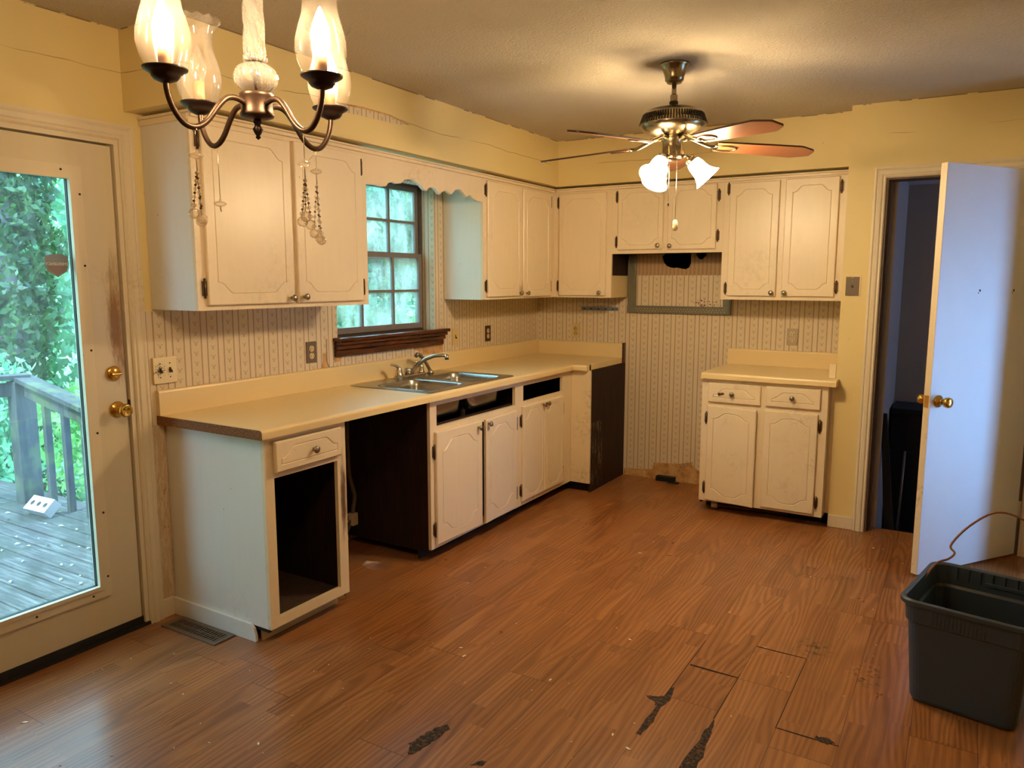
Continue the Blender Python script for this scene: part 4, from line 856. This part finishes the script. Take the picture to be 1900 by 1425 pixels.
# ------------------------------------------------------------------ floor items
fv = thing('floor_register', 'brown metal floor register beside the end base cabinet', 'floor vent', (.25, -3.44, 0))
obj('frame', (lambda m: (setattr(m, 'f', lambda u, w, z: (u, z, w)), m.plate(.072, .424, -3.495, -3.388, .0005, .006, holes=[(.098, .40, -3.475, -3.408)]), m)[2])(MB()), VENTM, fv, bevel=.002)
m = MB()
for i in range(19): x_ = .103+i*.0158; m.box(x_, x_+.007, -3.475, -3.408, .001, .0045)
m.box(.098, .40, -3.444, -3.439, .001, .0048); obj('louvers', m, VENTM, fv); obj('duct', MB().box(.098, .40, -3.475, -3.408, .0004, .0008), BLACK, fv)
fh = tag(obj('vent_opening', MB().box(1.06, 1.20, -.055, -.004, .0005, .035).box(1.16, 1.24, -.075, -.04, .0005, .006), BLACK), 'black broken floor vent at the foot of the wall behind the range gap', 'vent')
def splat(name, pts, z=.0012, mt=CORK):
    return obj(name, MB(lambda u, w, z_: (u, z_, w)).prism(pts, .0003, z), mt, floor)
def rough_poly(pts, seed, j=.006, n=4):
    r = random.Random(seed); out = []
    for (a, b), (c, d) in zip(pts, pts[1:]+pts[:1]):
        for i in range(n): t_ = i/n; out.append((a+(c-a)*t_+r.uniform(-j, j), b+(d-b)*t_+r.uniform(-j, j)))
    return out
splat('torn_floor_patch', rough_poly([(1.560, -3.646), (1.532, -3.60), (1.538, -3.555), (1.552, -3.49), (1.578, -3.45), (1.594, -3.47), (1.590, -3.545), (1.585, -3.60), (1.575, -3.643)], 1, .004))
splat('torn_floor_patch', rough_poly([(2.084, -2.930), (2.12, -2.918), (2.146, -2.90), (2.150, -2.83), (2.158, -2.824), (2.172, -2.92), (2.160, -2.975), (2.168, -3.075), (2.160, -3.17), (2.148, -3.168), (2.140, -3.07), (2.146, -2.985), (2.13, -2.955)], 2, .003))
splat('torn_floor_patch', rough_poly([(2.345, -2.955), (2.336, -3.06), (2.326, -3.2), (2.322, -3.3), (2.368, -3.3), (2.372, -3.18), (2.362, -3.08), (2.352, -3.0)], 3, .004))
splat('torn_floor_patch', rough_poly([(1.765, -3.59), (1.782, -3.555), (1.80, -3.55), (1.795, -3.575)], 4, .003, 3))
for a, b, c, d, w in ((2.155, -2.630, 2.343, -2.633, .008), (2.345, -2.341, 2.538, -2.343, .005), (2.540, -2.895, 2.735, -2.896, .005), (2.535, -2.9, 2.542, -2.35, 0), (2.144, -3.17, 2.149, -2.4, 0), (2.340, -2.95, 2.344, -2.6, 0)):
    if w: splat('plank_gap', [(a, b-w*.3), ((a+c)/2, b-w*.9), (c, d-w*.3), (c, d+w*.3), (a, b+w*.7)], .0010, BLACK)
    else: splat('plank_gap', [(a, b), (a+.0022, b), (c, d), (c-.0015, d)], .0009, BLACK)
splat('dirt_crust', rough_poly([(2.66, -2.875), (2.70, -2.87), (2.72, -2.885), (2.70, -2.905), (2.67, -2.9)], 6, .004, 3), .0016)
rg = random.Random(9); m = MB()
for i in range(120):
    x_, y_ = (rg.uniform(.9, 3.0), rg.uniform(-3.6, -.8)) if i < 90 else (rg.uniform(.15, 1.2), rg.uniform(-4.3, -3.5)); s_ = rg.uniform(.0008, .0026) if i % 11 else rg.uniform(.004, .007); a = rg.uniform(0, 3.1)
    if x_ < .68 and y_ > -3.4: continue
    cs, sn = math.cos(a), math.sin(a); P_ = [(-2*s_, -s_*.5), (s_, -s_*.7), (2*s_, s_*.3), (-s_*.5, s_*.8)]
    q = [(x_+p*cs-r_*sn, y_+p*sn+r_*cs) for p, r_ in P_]; m.add([(*p, .0006) for p in q]+[(*p, .002) for p in q], [(3, 2, 1, 0), (4, 5, 6, 7)]+[(i_, (i_+1) % 4, 4+(i_+1) % 4, 4+i_) for i_ in range(4)])
o = obj('paint_chips', m, CHIP); tag(o, 'tiny pale paint chips scattered over the wood floor', 'paint chips'); o['kind'] = 'stuff'

# ------------------------------------------------------------------ plastic bin with wire
bn = thing('storage_bin', 'dark slate plastic storage bin, open, on the floor by the open door', 'bin', (3.08, -2.33, 0))
ba = math.atan2(-.08, .41); bo = Vector((3.105, -2.30)); ca, sa = math.cos(ba), math.sin(ba)
BF = lambda u, w, z: (bo.x+u*ca-w*sa, bo.y+u*sa+w*ca, z)
def ring(hu, hv, r, z, n=6): return [(*p, z) for p in rrect(-hu, hu, -hv, hv, r, n)]
def loft(m, L, mt=0, smooth_=True, close=False):
    k = len(L[0]); m.add([p for l in L for p in l], [(j*k+i, j*k+(i+1) % k, (j+1)*k+(i+1) % k, (j+1)*k+i) for j in range(len(L)-1) for i in range(k)], mt, smooth_)
    if close: m.add(L[-1], [tuple(range(k))], mt)
m = MB(BF)
out = [ring(.150, .190, .03, .003), ring(.160, .200, .035, .006), ring(.166, .206, .04, .02), ring(.186, .222, .045, .30), ring(.1865, .2225, .045, .302), ring(.194, .230, .05, .306), ring(.197, .233, .05, .365), ring(.208, .243, .055, .368), ring(.212, .247, .055, .374), ring(.212, .247, .055, .386), ring(.207, .243, .055, .391), ring(.200, .236, .05, .390), ring(.195, .231, .05, .384), ring(.190, .226, .05, .31), ring(.183, .219, .045, .30), ring(.162, .202, .04, .02), ring(.150, .19, .03, .010)]
loft(m, out, 0, False, True); m.add(out[0], [tuple(range(len(out[0])))])
o = obj('body', m, BINM, bn, bevel=.0015)
m = MB(BF)
for i in range(7): m.box(-.12+i*.04, -.118+i*.04, .222, .236, .335, .386)
m.box(-.02, .15, .216, .224, .338, .350)
obj('handle_ribs', m, BINM, bn)
m = MB(BF)
for i in range(14): m.box(-.10+i*.012, -.096+i*.012, -.234, -.232, .312, .36)
obj('front_ribs', m, BINM, bn)
o = obj('loose_debris', (lambda m: (m.add([(*p[:2], .06+.012*math.sin(i*2.1)) for i, p in enumerate(ring(.168, .206, .04, 0))]+[(0, 0, .085)], [(i, (i+1) % 28, 28) for i in range(28)]), m)[1])(MB(BF)), DEBRIS); tag(o, 'brown debris heaped in the bottom of the plastic bin', 'debris'); o['kind'] = 'stuff'
def ry(px, py, x=None, y=None):
    d = fw+rt2*((px-950)/1405.58)-up2*((py-712.5)/1405.58); t_ = (y-CAM.y)/d.y; return CAM+d*t_
cp = [(2.93, -2.24, .10), (2.916, -2.225, .25), (2.921, -2.20, .352), (2.957, -2.12, .406), (2.998, -2.08, .421), (3.017, -2.06, .442), (3.003, -2.04, .467), (3.062, -2.0, .544), (3.149, -1.95, .598), (3.241, -1.9, .569), (3.338, -1.85, .494), (3.42, -1.80, .34), (3.46, -1.76, .12), (3.47, -1.72, .005)]
def catmull(P, n=6):
    P = [Vector(p) for p in P]; out = []
    for i in range(len(P)-1):
        p0, p1, p2, p3 = P[max(i-1, 0)], P[i], P[i+1], P[min(i+2, len(P)-1)]
        for k in range(n):
            t_ = k/n; out.append(.5*((2*p1)+(p2-p0)*t_+(2*p0-5*p1+4*p2-p3)*t_*t_+(3*p1-p0-3*p2+p3)*t_**3))
    return out+[P[-1]]
o = obj('copper_cable', MB().tube(catmull(cp), .0042, 8), WIRE); tag(o, 'thin brown cable arching out of the plastic bin', 'cable')

# ------------------------------------------------------------------ ceiling fan
FX, FY = 1.752, -1.86
fan = thing('ceiling_fan', 'antique nickel ceiling fan with cherry blades and lit glass shades', 'ceiling fan', (FX, FY, 2.1))
obj('canopy', MB().lathe([(.0, 2.491), (.068, 2.491), (.069, 2.484), (.062, 2.478), (.052, 2.455), (.044, 2.43), (.042, 2.415), (.036, 2.412), (.034, 2.405), (0, 2.404)], (FX, FY, 0), (0, 0, 1), 32), FANMET, fan)
obj('downrod', MB().tube([(FX, FY, 2.41), (FX, FY, 2.30)], .011, 14).lathe([(.014, 0), (.017, .006), (.017, .035), (.013, .04)], (FX, FY, 2.315), (0, 0, 1), 16), FANMET, fan)
obj('rod_collar', MB().lathe([(.018, 0), (.02, .004), (.02, .03), (.014, .034)], (FX, FY, 2.292), (0, 0, 1), 18), FANDARK, fan)
mo = obj('motor_housing', MB().lathe([(0, 2.296), (.05, 2.294), (.10, 2.288), (.125, 2.278), (.137, 2.268), (.140, 2.262), (.141, 2.240), (.152, 2.232), (.155, 2.218), (.150, 2.204), (.135, 2.190), (.105, 2.176), (.07, 2.168), (.05, 2.166), (0, 2.166)], (FX, FY, 0), (0, 0, 1), 48), FANMET, fan)
m = MB()
for i in range(72):
    a = 2*math.pi*i/72; cs, sn = math.cos(a), math.sin(a); q = .0028
    m.add([(FX+r_*cs-s_*sn, FY+r_*sn+s_*cs, z_) for r_, z_ in ((.1395, 2.262), (.1418, 2.262), (.1575, 2.219), (.150, 2.214)) for s_ in (-q, q)], [(0, 1, 3, 2), (2, 3, 5, 4), (4, 5, 7, 6), (0, 2, 4, 6), (1, 3, 5, 7)])
obj('vent_slots', m, FANDARK, mo)
lk = obj('switch_housing', MB().lathe([(.05, 2.168), (.052, 2.155), (.047, 2.15), (.047, 2.085), (.052, 2.08), (.050, 2.066), (.035, 2.056), (0, 2.054)], (FX, FY, 0), (0, 0, 1), 30), FANMET, fan)
for i, ang in enumerate((109, 181, 253, 325, 37)):
    a = R(ang); e1 = Vector((math.cos(a), math.sin(a), 0)); e2 = Vector((-math.sin(a), math.cos(a), 0)); pt = R(11)
    ez = e2*math.sin(pt)+Vector((0, 0, 1))*math.cos(pt); ew = e2*math.cos(pt)-Vector((0, 0, 1))*math.sin(pt)
    o0 = Vector((FX, FY, 2.128))
    def bf(u, w, z, e1=e1, ew=ew, ez=ez, o0=o0): p = o0+e1*u+ew*w+ez*z+Vector((0, 0, -.045*max(0, u-.15))); return tuple(p)
    pl = [(.205, -.050), (.30, -.056), (.50, -.065), (.60, -.068), (.618, -.064), (.676, -.036), (.684, -.026), (.684, .026), (.676, .036), (.618, .064), (.60, .068), (.50, .065), (.30, .056), (.205, .050)]
    m = MB(lambda u, w, z: bf(u, z, w)); m.prism(pl, -.004, .004); n_ = len(pl)
    tt_ = len(tessellate_polygon([[Vector((*p, 0)) for p in pl]]))
    m.m = [1 if tt_ <= j < 2*tt_ else (2 if j >= 2*tt_ else 0) for j in range(len(m.m))]
    bl = obj('blade', m, [BLADE, BLADETOP, DKPL], fan, recalc=False)
    m = MB(bf); m.tube([(.05, 0, .028), (.09, 0, .030), (.13, 0, .012), (.175, 0, -.004), (.215, 0, -.006)], [.011, .010, .009, .009, .008], 10)
    oval = [(.255+.055*math.cos(t_), .030*math.sin(t_), -.007) for t_ in [2*math.pi*k_/20 for k_ in range(21)]]; m.tube(oval, .0042, 8, caps=False)
    m.tube([(.20, -.035, -.0055), (.215, 0, -.006), (.20, .035, -.0055)], .006, 8)
    obj('blade_arm', m, FANMET, fan)
for i, ang in enumerate((19, 139, 259)):
    a = R(ang); e1 = Vector((math.cos(a), math.sin(a), 0)); ax = (e1*.68-Vector((0, 0, 1))*.73).normalized(); p0 = Vector((FX, FY, 2.075))+e1*.045
    obj('lamp_arm', MB().tube([tuple(p0-e1*.01), tuple(p0+e1*.02+Vector((0, 0, .002))), tuple(p0+e1*.035-Vector((0, 0, .012)))], .008, 10).lathe([(0, -.006), (.020, -.004), (.027, .006), (.028, .022), (.024, .026)], tuple(p0+e1*.035-Vector((0, 0, .012))), tuple(ax), 20), FANMET, fan)
    q0 = p0+e1*.035-Vector((0, 0, .012))+ax*.016
    prf = [(.024, 0), (.032, .010), (.037, .028), (.038, .048), (.042, .070), (.052, .092), (.066, .110)]
    s_ = obj('glass_shade', MB().lathe(prf+[(r_-.002, h_) for r_, h_ in prf[::-1]], tuple(q0), tuple(ax), 26, caps=False), FSHADE, fan)
    obj('bulb', MB().lathe([(.012, .0), (.014, .02), (.024, .045), (.027, .062), (.020, .080), (0, .088)], tuple(q0), tuple(ax), 12), FBULB, s_)
vw = Vector((CAM.x-FX, CAM.y-FY, 0)).normalized(); sd_ = Vector((-vw.y, vw.x, 0))
for off, z1, nm in ((-.012, 1.86, 0), (.022, 1.775, 1)):
    px_ = Vector((FX, FY, 0))+vw*.052+sd_*off
    m = MB().tube([(px_.x, px_.y, 2.08), (px_.x, px_.y, z1)], .0013, 6)
    for k in range(24 if nm else 20): m.lathe([(0, -.0018), (.0018, 0), (0, .0018)], (px_.x, px_.y, z1+.01+k*.011), (0, 0, 1), 6)
    ch = obj('pull_chain', m, NICKEL if nm else CHROME, fan)
    if nm: obj('fob', MB().lathe([(0, .026), (.008, .022), (.0125, .010), (.0135, -.004), (.011, -.018), (.006, -.026), (0, -.027)], (px_.x, px_.y, z1-.02), (0, 0, 1), 16), IVORY, ch)
    else: obj('fob', MB().lathe([(0, .012), (.004, .008), (.004, -.008), (0, -.010)], (px_.x, px_.y, z1-.008), (0, 0, 1), 10), FANDARK, ch)

# ------------------------------------------------------------------ chandelier
CX, CY = 1.617, -4.193
chd = thing('chandelier', 'bronze four-arm chandelier with glass column and hurricane shades', 'chandelier', (CX, CY, 1.9))
obj('hub', MB().lathe([(0, 1.905), (.034, 1.905), (.037, 1.902), (.036, 1.896), (.034, 1.892), (.034, 1.866), (.037, 1.860), (.035, 1.855), (.018, 1.850), (0, 1.849)], (CX, CY, 0), (0, 0, 1), 32), BRONZE, chd)
obj('finial', MB().lathe([(.007, 1.850), (.010, 1.844), (.006, 1.838), (.007, 1.835), (.0115, 1.829), (.0075, 1.820), (.004, 1.815), (.006, 1.811), (0, 1.806)], (CX, CY, 0), (0, 0, 1), 18), BRONZE_D, chd)
def twist(n, amp, tw):
    def w(j, a, r, h): return r*(1+amp*math.cos(n*a+tw*h)), h
    return w
obj('glass_ball', MB().lathe([(.012, 1.905)]+[(max(.012, .045*math.sin(t_)**.8), 1.938-.032*math.cos(t_)) for t_ in [math.pi*k/14 for k in range(1, 14)]]+[(.014, 1.970)], (CX, CY, 0), (0, 0, 1), 48, wob=twist(12, .07, 110)), CRYST, chd)
obj('glass_column', MB().lathe([(.020, 1.970), (.024, 1.974), (.024, 1.980), (.019, 1.984)]+[(.022-.006*k/24, 1.986+.30*k/24) for k in range(25)]+[(.02, 2.292)], (CX, CY, 0), (0, 0, 1), 40, wob=twist(7, .14, 95)), CRYST, chd)
obj('inner_rod', MB().tube([(CX, CY, 1.9), (CX, CY, 2.45)], .004, 8), BRONZE, chd)
obj('ceiling_canopy', MB().lathe([(0, 2.491), (.065, 2.490), (.06, 2.47), (.03, 2.45), (0, 2.449)], (CX, CY, 0), (0, 0, 1), 24), BRONZE, chd)
apr = [(.030, 1.880), (.055, 1.886), (.078, 1.880), (.100, 1.858), (.122, 1.830), (.142, 1.814), (.160, 1.809), (.178, 1.814), (.194, 1.830), (.205, 1.850), (.211, 1.872), (.2125, 1.893)]
ARMS = (-94, -4, 86, 176)
for i, ang in enumerate(ARMS):
    a = R(ang); e = (math.cos(a), math.sin(a)); T = (CX+.2125*e[0], CY+.2125*e[1])
    obj('arm', MB().tube(catmull([(CX+r_*e[0], CY+r_*e[1], z_) for r_, z_ in apr], 4), .0062, 12), BRONZE, chd)
    cup = obj('candle_cup', MB().lathe([(0, 1.884), (.010, 1.885), (.022, 1.890), (.027, 1.896), (.028, 1.900), (.034, 1.904), (.042, 1.909), (.043, 1.912), (.040, 1.911), (.030, 1.906), (0, 1.905)], (*T, 0), (0, 0, 1), 30), BRONZE_D, chd)
    obj('candle_sleeve', MB().lathe([(.0125, 1.906), (.0125, 1.960), (0, 1.961)], (*T, 0), (0, 0, 1), 18), CANDLE, cup)
    lit = ang != 176
    obj('bulb', MB().lathe([(.011, 1.960), (.013, 1.966), (.019, 1.982), (.020, 1.992), (.016, 2.010), (.009, 2.028), (.003, 2.042), (0, 2.045)], (*T, 0), (0, 0, 1), 12), BULB if lit else OFFBULB, cup, recalc=True)
    gp = [(.031, 1.907), (.036, 1.914), (.046, 1.934), (.0515, 1.958), (.0505, 1.980), (.044, 2.006), (.037, 2.028), (.0345, 2.048), (.037, 2.066), (.043, 2.082), (.051, 2.094), (.055, 2.098)]
    def scal(j, a_, r_, h_, n_=len(gp)):
        k_ = max(0, (min(j, 2*n_-1-j)-(n_-5))/4); return r_, h_+.0035*k_*math.cos(14*a_)
    obj('glass_shade', MB().lathe(gp, (*T, 0), (0, 0, 1), 56, wob=scal, caps=False), SHADEGL if lit else SHADEGL2, cup, recalc=False)
# beaded pendants
def pendant(x, y, ztop, zs, zb, label, strands=3, tail=True):
    t_ = thing('bead_pendant', label, 'pendant', (x, y, ztop), 'bead pendants hanging from the chandelier')
    obj('wire', MB().tube([(x, y, ztop+.014), (x+.0008, y, zs+.012)], .0007, 6).tube([(x-.007, y, ztop), (x, y, ztop+.008), (x+.007, y, ztop)], .0007, 6), NICKEL, t_)
    obj('saucer_bead', MB().lathe([(0, .007), (.004, .0065), (.011, .004), (.0155, 0), (.011, -.004), (.004, -.0065), (0, -.007)], (x, y, zs), (0, 0, 1), 18).lathe([(0, .012), (.003, .009), (0, .006)], (x, y, zs), (0, 0, 1), 8), GLASSB, t_)
    if not tail:
        obj('loop', MB().tube([(x, y, zs-.006), (x+.002, y, zs-.014), (x+.003, y, zs-.018)], .0014, 6), NICKEL, t_); return t_
    obj('link', MB().tube([(x, y, zs-.006), (x+.001, y, zs-.03)], .0012, 6), NICKEL, t_)
    for k in range(strands):
        a = k*2.1+x*9; ex, ey = x+.0095*math.cos(a), y+.0095*math.sin(a); lz = zb+(.010 if k == 1 else 0 if k == 0 else -.006)
        m = MB().tube([(x, y, zs-.028), (ex, ey, lz+.012)], .0006, 5); mb_ = MB(); n_ = 8
        for q in range(n_):
            f = (q+.5)/n_; p = (x+(ex-x)*f, y+(ey-y)*f, (zs-.03)*(1-f)+(lz+.022)*f)
            (m if q % 2 else mb_).lathe([(0, .0034), (.0034, 0), (0, -.0034)] if q % 2 else [(0, .0045), (.0038, .001), (.0038, -.001), (0, -.0045)], p, (0, 0, 1), 8)
        s_ = obj('bead_strand', m, HINGE, t_); mb_.lathe([(0, .006), (.0055, .002), (.0055, -.002), (0, -.006)], (ex, ey, lz+.017), (0, 0, 1), 10); obj('glass_beads', mb_, GLASSB, s_)
        obj('glass_ball', MB().lathe([(.0115*math.sin(math.pi*q/10), .0115*math.cos(math.pi*q/10)) for q in range(11)], (ex, ey, lz), (0, 0, 1), 16), GLASSB, t_)
    return t_
def armpt(ang, r_=.160): a = R(ang); return CX+r_*math.cos(a), CY+r_*math.sin(a)
x_, y_ = armpt(-94, .155); pendant(x_, y_, 1.802, 1.752, 1.625, 'beaded glass pendant hanging left of the others, from the nearest chandelier arm')
x_, y_ = armpt(176, .152); pendant(x_, y_, 1.802, 1.676, 0, 'lone glass saucer bead on a long wire under the arm with the unlit shade', tail=False)
x_, y_ = armpt(-4, .150); pendant(x_, y_, 1.802, 1.742, 1.622, 'beaded glass pendant, left one of the pair below the right chandelier arms')
x_, y_ = armpt(86, .162); pendant(x_, y_, 1.802, 1.757, 1.60, 'beaded glass pendant, right one of the pair, from the far chandelier arm')

# ------------------------------------------------------------------ outdoors
DZ = -.15
m = MB(); yb = -7.0; rg = random.Random(5)
while yb < -2.42:
    w_ = .138; m.box(-4.3, -.15, yb, yb+w_-.010, DZ-.03+rg.uniform(-.003, .003), DZ+rg.uniform(-.003, .003)); yb += w_
struct('deck', m, DECK, bevel=.004)
rl = thing('deck_railing', 'weathered grey wooden deck railing outside the glass door', 'railing', (-2.95, -2.5, DZ))
obj('corner_post', MB().box(-3.02, -2.90, -2.58, -2.44, DZ, .76), RAILM, rl, bevel=.005)
def bar(m, a, b, w, h):
    a, b = Vector(a), Vector(b); d = (b-a).normalized(); s_ = (d.cross(Vector((0, 0, 1))) if abs(d.z) < .9 else Vector((1, 0, 0))).normalized()*w/2; u_ = s_.cross(d).normalized()*h/2
    vs = [tuple(p+s_*i+u_*j) for p in (a, b) for i, j in ((-1, -1), (1, -1), (1, 1), (-1, 1))]
    m.add(vs, [(0, 1, 2, 3), (7, 6, 5, 4), (0, 4, 5, 1), (1, 5, 6, 2), (2, 6, 7, 3), (3, 7, 4, 0)]); return m
obj('top_rail', bar(MB(), (-3.0, -2.5, .79), (-1.2, -2.5, .46), .14, .035), RAILM, rl, bevel=.004)
obj('side_rail', bar(MB(), (-2.93, -2.5, .70), (-1.2, -2.5, .38), .04, .10), RAILM, rl, bevel=.003)
obj('top_rail', bar(MB(), (-2.95, -2.45, .79), (-3.7, -4.6, .80), .14, .035), RAILM, rl, bevel=.004)
obj('side_rail', bar(MB(), (-2.97, -2.55, .70), (-3.7, -4.6, .71), .04, .10), RAILM, rl, bevel=.003)
for i in range(7): x_ = -2.66+i*.24; obj('baluster', bar(MB(), (x_, -2.5, DZ), (x_, -2.5, .74-(x_+2.93)*.185), .042, .042), RAILM, rl)
for i in range(9): f = .10+i*.11; x_, y_ = -2.97-.73*f, -2.55-2.05*f; obj('baluster', bar(MB(), (x_, y_, DZ), (x_, y_, .72), .042, .042), RAILM, rl)
bk = thing('brick', 'pale cored brick lying on the deck by the railing post', 'brick', (-2.72, -2.66, DZ))
ang = R(3); BS = 1.22
def kf(u, w, z): p = Vector((u, w, z))*BS; p = Matrix.Rotation(R(42), 3, 'X') @ p; p = Matrix.Rotation(ang, 3, 'Z') @ p; return (p.x-2.50, p.y-2.66, p.z+DZ+.066)
hol = [[(cx+.016*math.cos(t_), .016*math.sin(t_)) for t_ in [2*math.pi*k/12 for k in range(12)]] for cx in (-.06, 0, .06)]
m = MB(lambda u, w, z: kf(u, z, w)); loops = [[(-.10, -.046), (.10, -.046), (.10, .046), (-.10, .046)]]+hol
tr = tessellate_polygon([[Vector((*p, 0)) for p in l] for l in loops]); ps = [p for l in loops for p in l]
m.add([(a, .028, b) for a, b in ps], [tuple(t_) for t_ in tr]); m.add([(a, -.028, b) for a, b in ps], [tuple(t_) for t_ in tr])
for l in loops: k = len(l); m.add([(a, .028, b) for a, b in l]+[(a, -.028, b) for a, b in l], [(i, (i+1) % k, k+(i+1) % k, k+i) for i in range(k)])
obj('body', m, BRICKM, bk)
rg = random.Random(21); m = MB()
for i in range(300):
    x_, y_ = rg.uniform(-4, -.2), rg.uniform(-5.4, -2.45); s_ = rg.uniform(.006, .022); a = rg.uniform(0, 6.28)
    m.add([(x_+s_*math.cos(a), y_+s_*math.sin(a), DZ+.008), (x_+s_*.4*math.cos(a+1.57), y_+s_*.4*math.sin(a+1.57), DZ+.012+s_*.2), (x_-s_*math.cos(a), y_-s_*math.sin(a), DZ+.009), (x_+s_*.4*math.cos(a-1.57), y_+s_*.4*math.sin(a-1.57), DZ+.01)], [(0, 1, 2, 3)])
o = obj('fallen_leaves', m, plain('dry_leaf', (130, 134, 96), .8, var=.3, sc=5), recalc=False); tag(o, 'small fallen leaves scattered over the deck boards', 'leaves'); o['kind'] = 'stuff'
# ground and far hillside
m = MB(); N = 40; vs = []
for i in range(N+1):
    for j in range(9):
        th = R(95+150*i/N); rr_ = 3+j*3.4; h_ = -1.6+max(0, j-3)**1.6*.9
        vs.append((rr_*math.cos(th), rr_*math.sin(th)-1., h_))
m.add(vs, [(i*9+j, i*9+j+1, (i+1)*9+j+1, (i+1)*9+j) for i in range(N) for j in range(8)], 0, True)
struct('hillside', m, HILL, recalc=False)
def foliage(m, rg, c, rad, n, size, shell_=.55):
    for _ in range(n):
        while True:
            p = Vector((rg.uniform(-1, 1), rg.uniform(-1, 1), rg.uniform(-1, 1)))
            if shell_ < p.length < 1: break
        q = Vector((c[0]+p.x*rad[0], c[1]+p.y*rad[1], c[2]+p.z*rad[2])); s_ = size*rg.uniform(.6, 1.4)
        d = Vector((rg.uniform(-1, 1), rg.uniform(-1, 1), rg.uniform(-.7, .5))).normalized(); e = d.orthogonal().normalized(); e.rotate(Matrix.Rotation(rg.uniform(0, 6.28), 3, d))
        f_ = d.cross(e); m.v += [q-e*s_, q-e*s_*.1+f_*s_*.45, q+e*s_, q-e*s_*.1-f_*s_*.45]; b = len(m.v)-4
        m.F.append([b, b+1, b+2, b+3]); m.m.append(0); m.sm.append(False)
    return m
def tree(label, x, y, z0, h, r, n, leaf, size, seed, cat='tree', clumps=7, trunk=.12, group='trees beyond the deck', low=.35, lean=0.):
    rg = random.Random(seed); t_ = thing('broadleaf_tree', label, cat, (x, y, z0), group)
    pts = [(x+lean*k/5+rg.uniform(-.06, .06), y+rg.uniform(-.06, .06), z0+h*.9*k/5) for k in range(6)]
    m = MB().tube(pts, [trunk*(1-.14*k) for k in range(6)], 10)
    for k in range(7):
        b = Vector(pts[2+k % 3]); a = rg.uniform(0, 6.28); e = b+Vector((math.cos(a)*r*.8, math.sin(a)*r*.8, rg.uniform(.2, .5)*h*.35)); m.tube([b, b.lerp(e, .5)+Vector((0, 0, .1)), e], [trunk*.35, trunk*.22, trunk*.08], 6)
    obj('trunk', m, BARK, t_)
    m = MB()
    for k in range(clumps):
        a = rg.uniform(0, 6.28); rr_ = rg.uniform(.1, .75)*r; zc = z0+h*rg.uniform(low, .95)
        foliage(m, rg, (x+rr_*math.cos(a), y+rr_*math.sin(a), zc), (r*.55, r*.55, h*.13), n//clumps, size, .2)
    obj('foliage', m, leaf, t_, recalc=False); return t_
# the ivy-covered trunk in the middle of the door glass
iv = thing('ivy_covered_tree', 'tree trunk thick with dark ivy in the middle of the door glass', 'tree', (-6.3, -1.0, -1.6), 'trees beyond the deck')
obj('trunk', MB().tube([(-6.3, -1.0, -1.6), (-6.25, -1.0, 1.5), (-6.35, -1.05, 5.5)], [.25, .2, .14], 10), BARK, iv)
m = MB(); rg = random.Random(8)
for k in range(16): foliage(m, rg, (-6.3+rg.uniform(-.15, .15), -1.0+rg.uniform(-.2, .2), -1.2+k*.38), (.5, .52, .42), 900, .055, .5)
obj('ivy', m, LEAF2, iv, recalc=False)
TR = [('pale slender tree left of the ivy-covered trunk in the door glass', -7.6, -2.5, 6.5, 1.5, 7000, LEAF3, .07, 11),
      ('bright green tree close behind the deck rail in the door glass', -5.2, .35, 5.2, 1.3, 8000, LEAF1, .06, 12),
      ('broad pale green tree seen through the upper door glass', -9.5, -.6, 8.0, 2.2, 9000, LEAF3, .10, 13),
      ('dark green tree filling the lower right panes of the kitchen window', -3.9, 3.6, 5.2, 1.5, 9000, LEAF2, .055, 14),
      ('pale hazy tree filling the left panes of the kitchen window', -5.6, 3.0, 6.5, 1.8, 9000, LEAF3, .075, 15),
      ('bright green tree at the right edge of the kitchen window', -4.4, 5.6, 6.5, 1.7, 8000, LEAF1, .075, 16),
      ('tall pale tree behind the kitchen window panes, high in the glass', -8.5, 6.5, 9.0, 2.8, 9000, LEAF3, .12, 17),
      ('pale green tree at the left edge of the door glass', -8.2, -4.2, 7.0, 2.0, 8000, LEAF1, .09, 18)]
for a in TR: tree(a[0], a[1], a[2], -1.6, a[3], a[4], a[5], a[6], a[7], a[8], low=.15, clumps=11)
rg = random.Random(31)
sh_ = [('leafy bush below the deck rail, seen between the balusters', -3.6, -1.5, LEAF1), ('bush beyond the deck corner, left of the railing post', -4.6, -2.7, LEAF3), ('low bush under the kitchen window view, behind the panes', -2.6, 2.4, LEAF1)]
for lb, x_, y_, lf in sh_:
    t_ = thing('leafy_bush', lb, 'bush', (x_, y_, -1.6), 'bushes beyond the deck'); m = MB()
    for k in range(6): foliage(m, rg, (x_+rg.uniform(-.5, .5), y_+rg.uniform(-.5, .5), -1.0+k*.3), (.6, .6, .4), 700, .05, .2)
    obj('foliage', m, lf, t_, recalc=False); obj('stem', MB().tube([(x_, y_, -1.6), (x_, y_, .3)], .03, 8), BARK, t_)
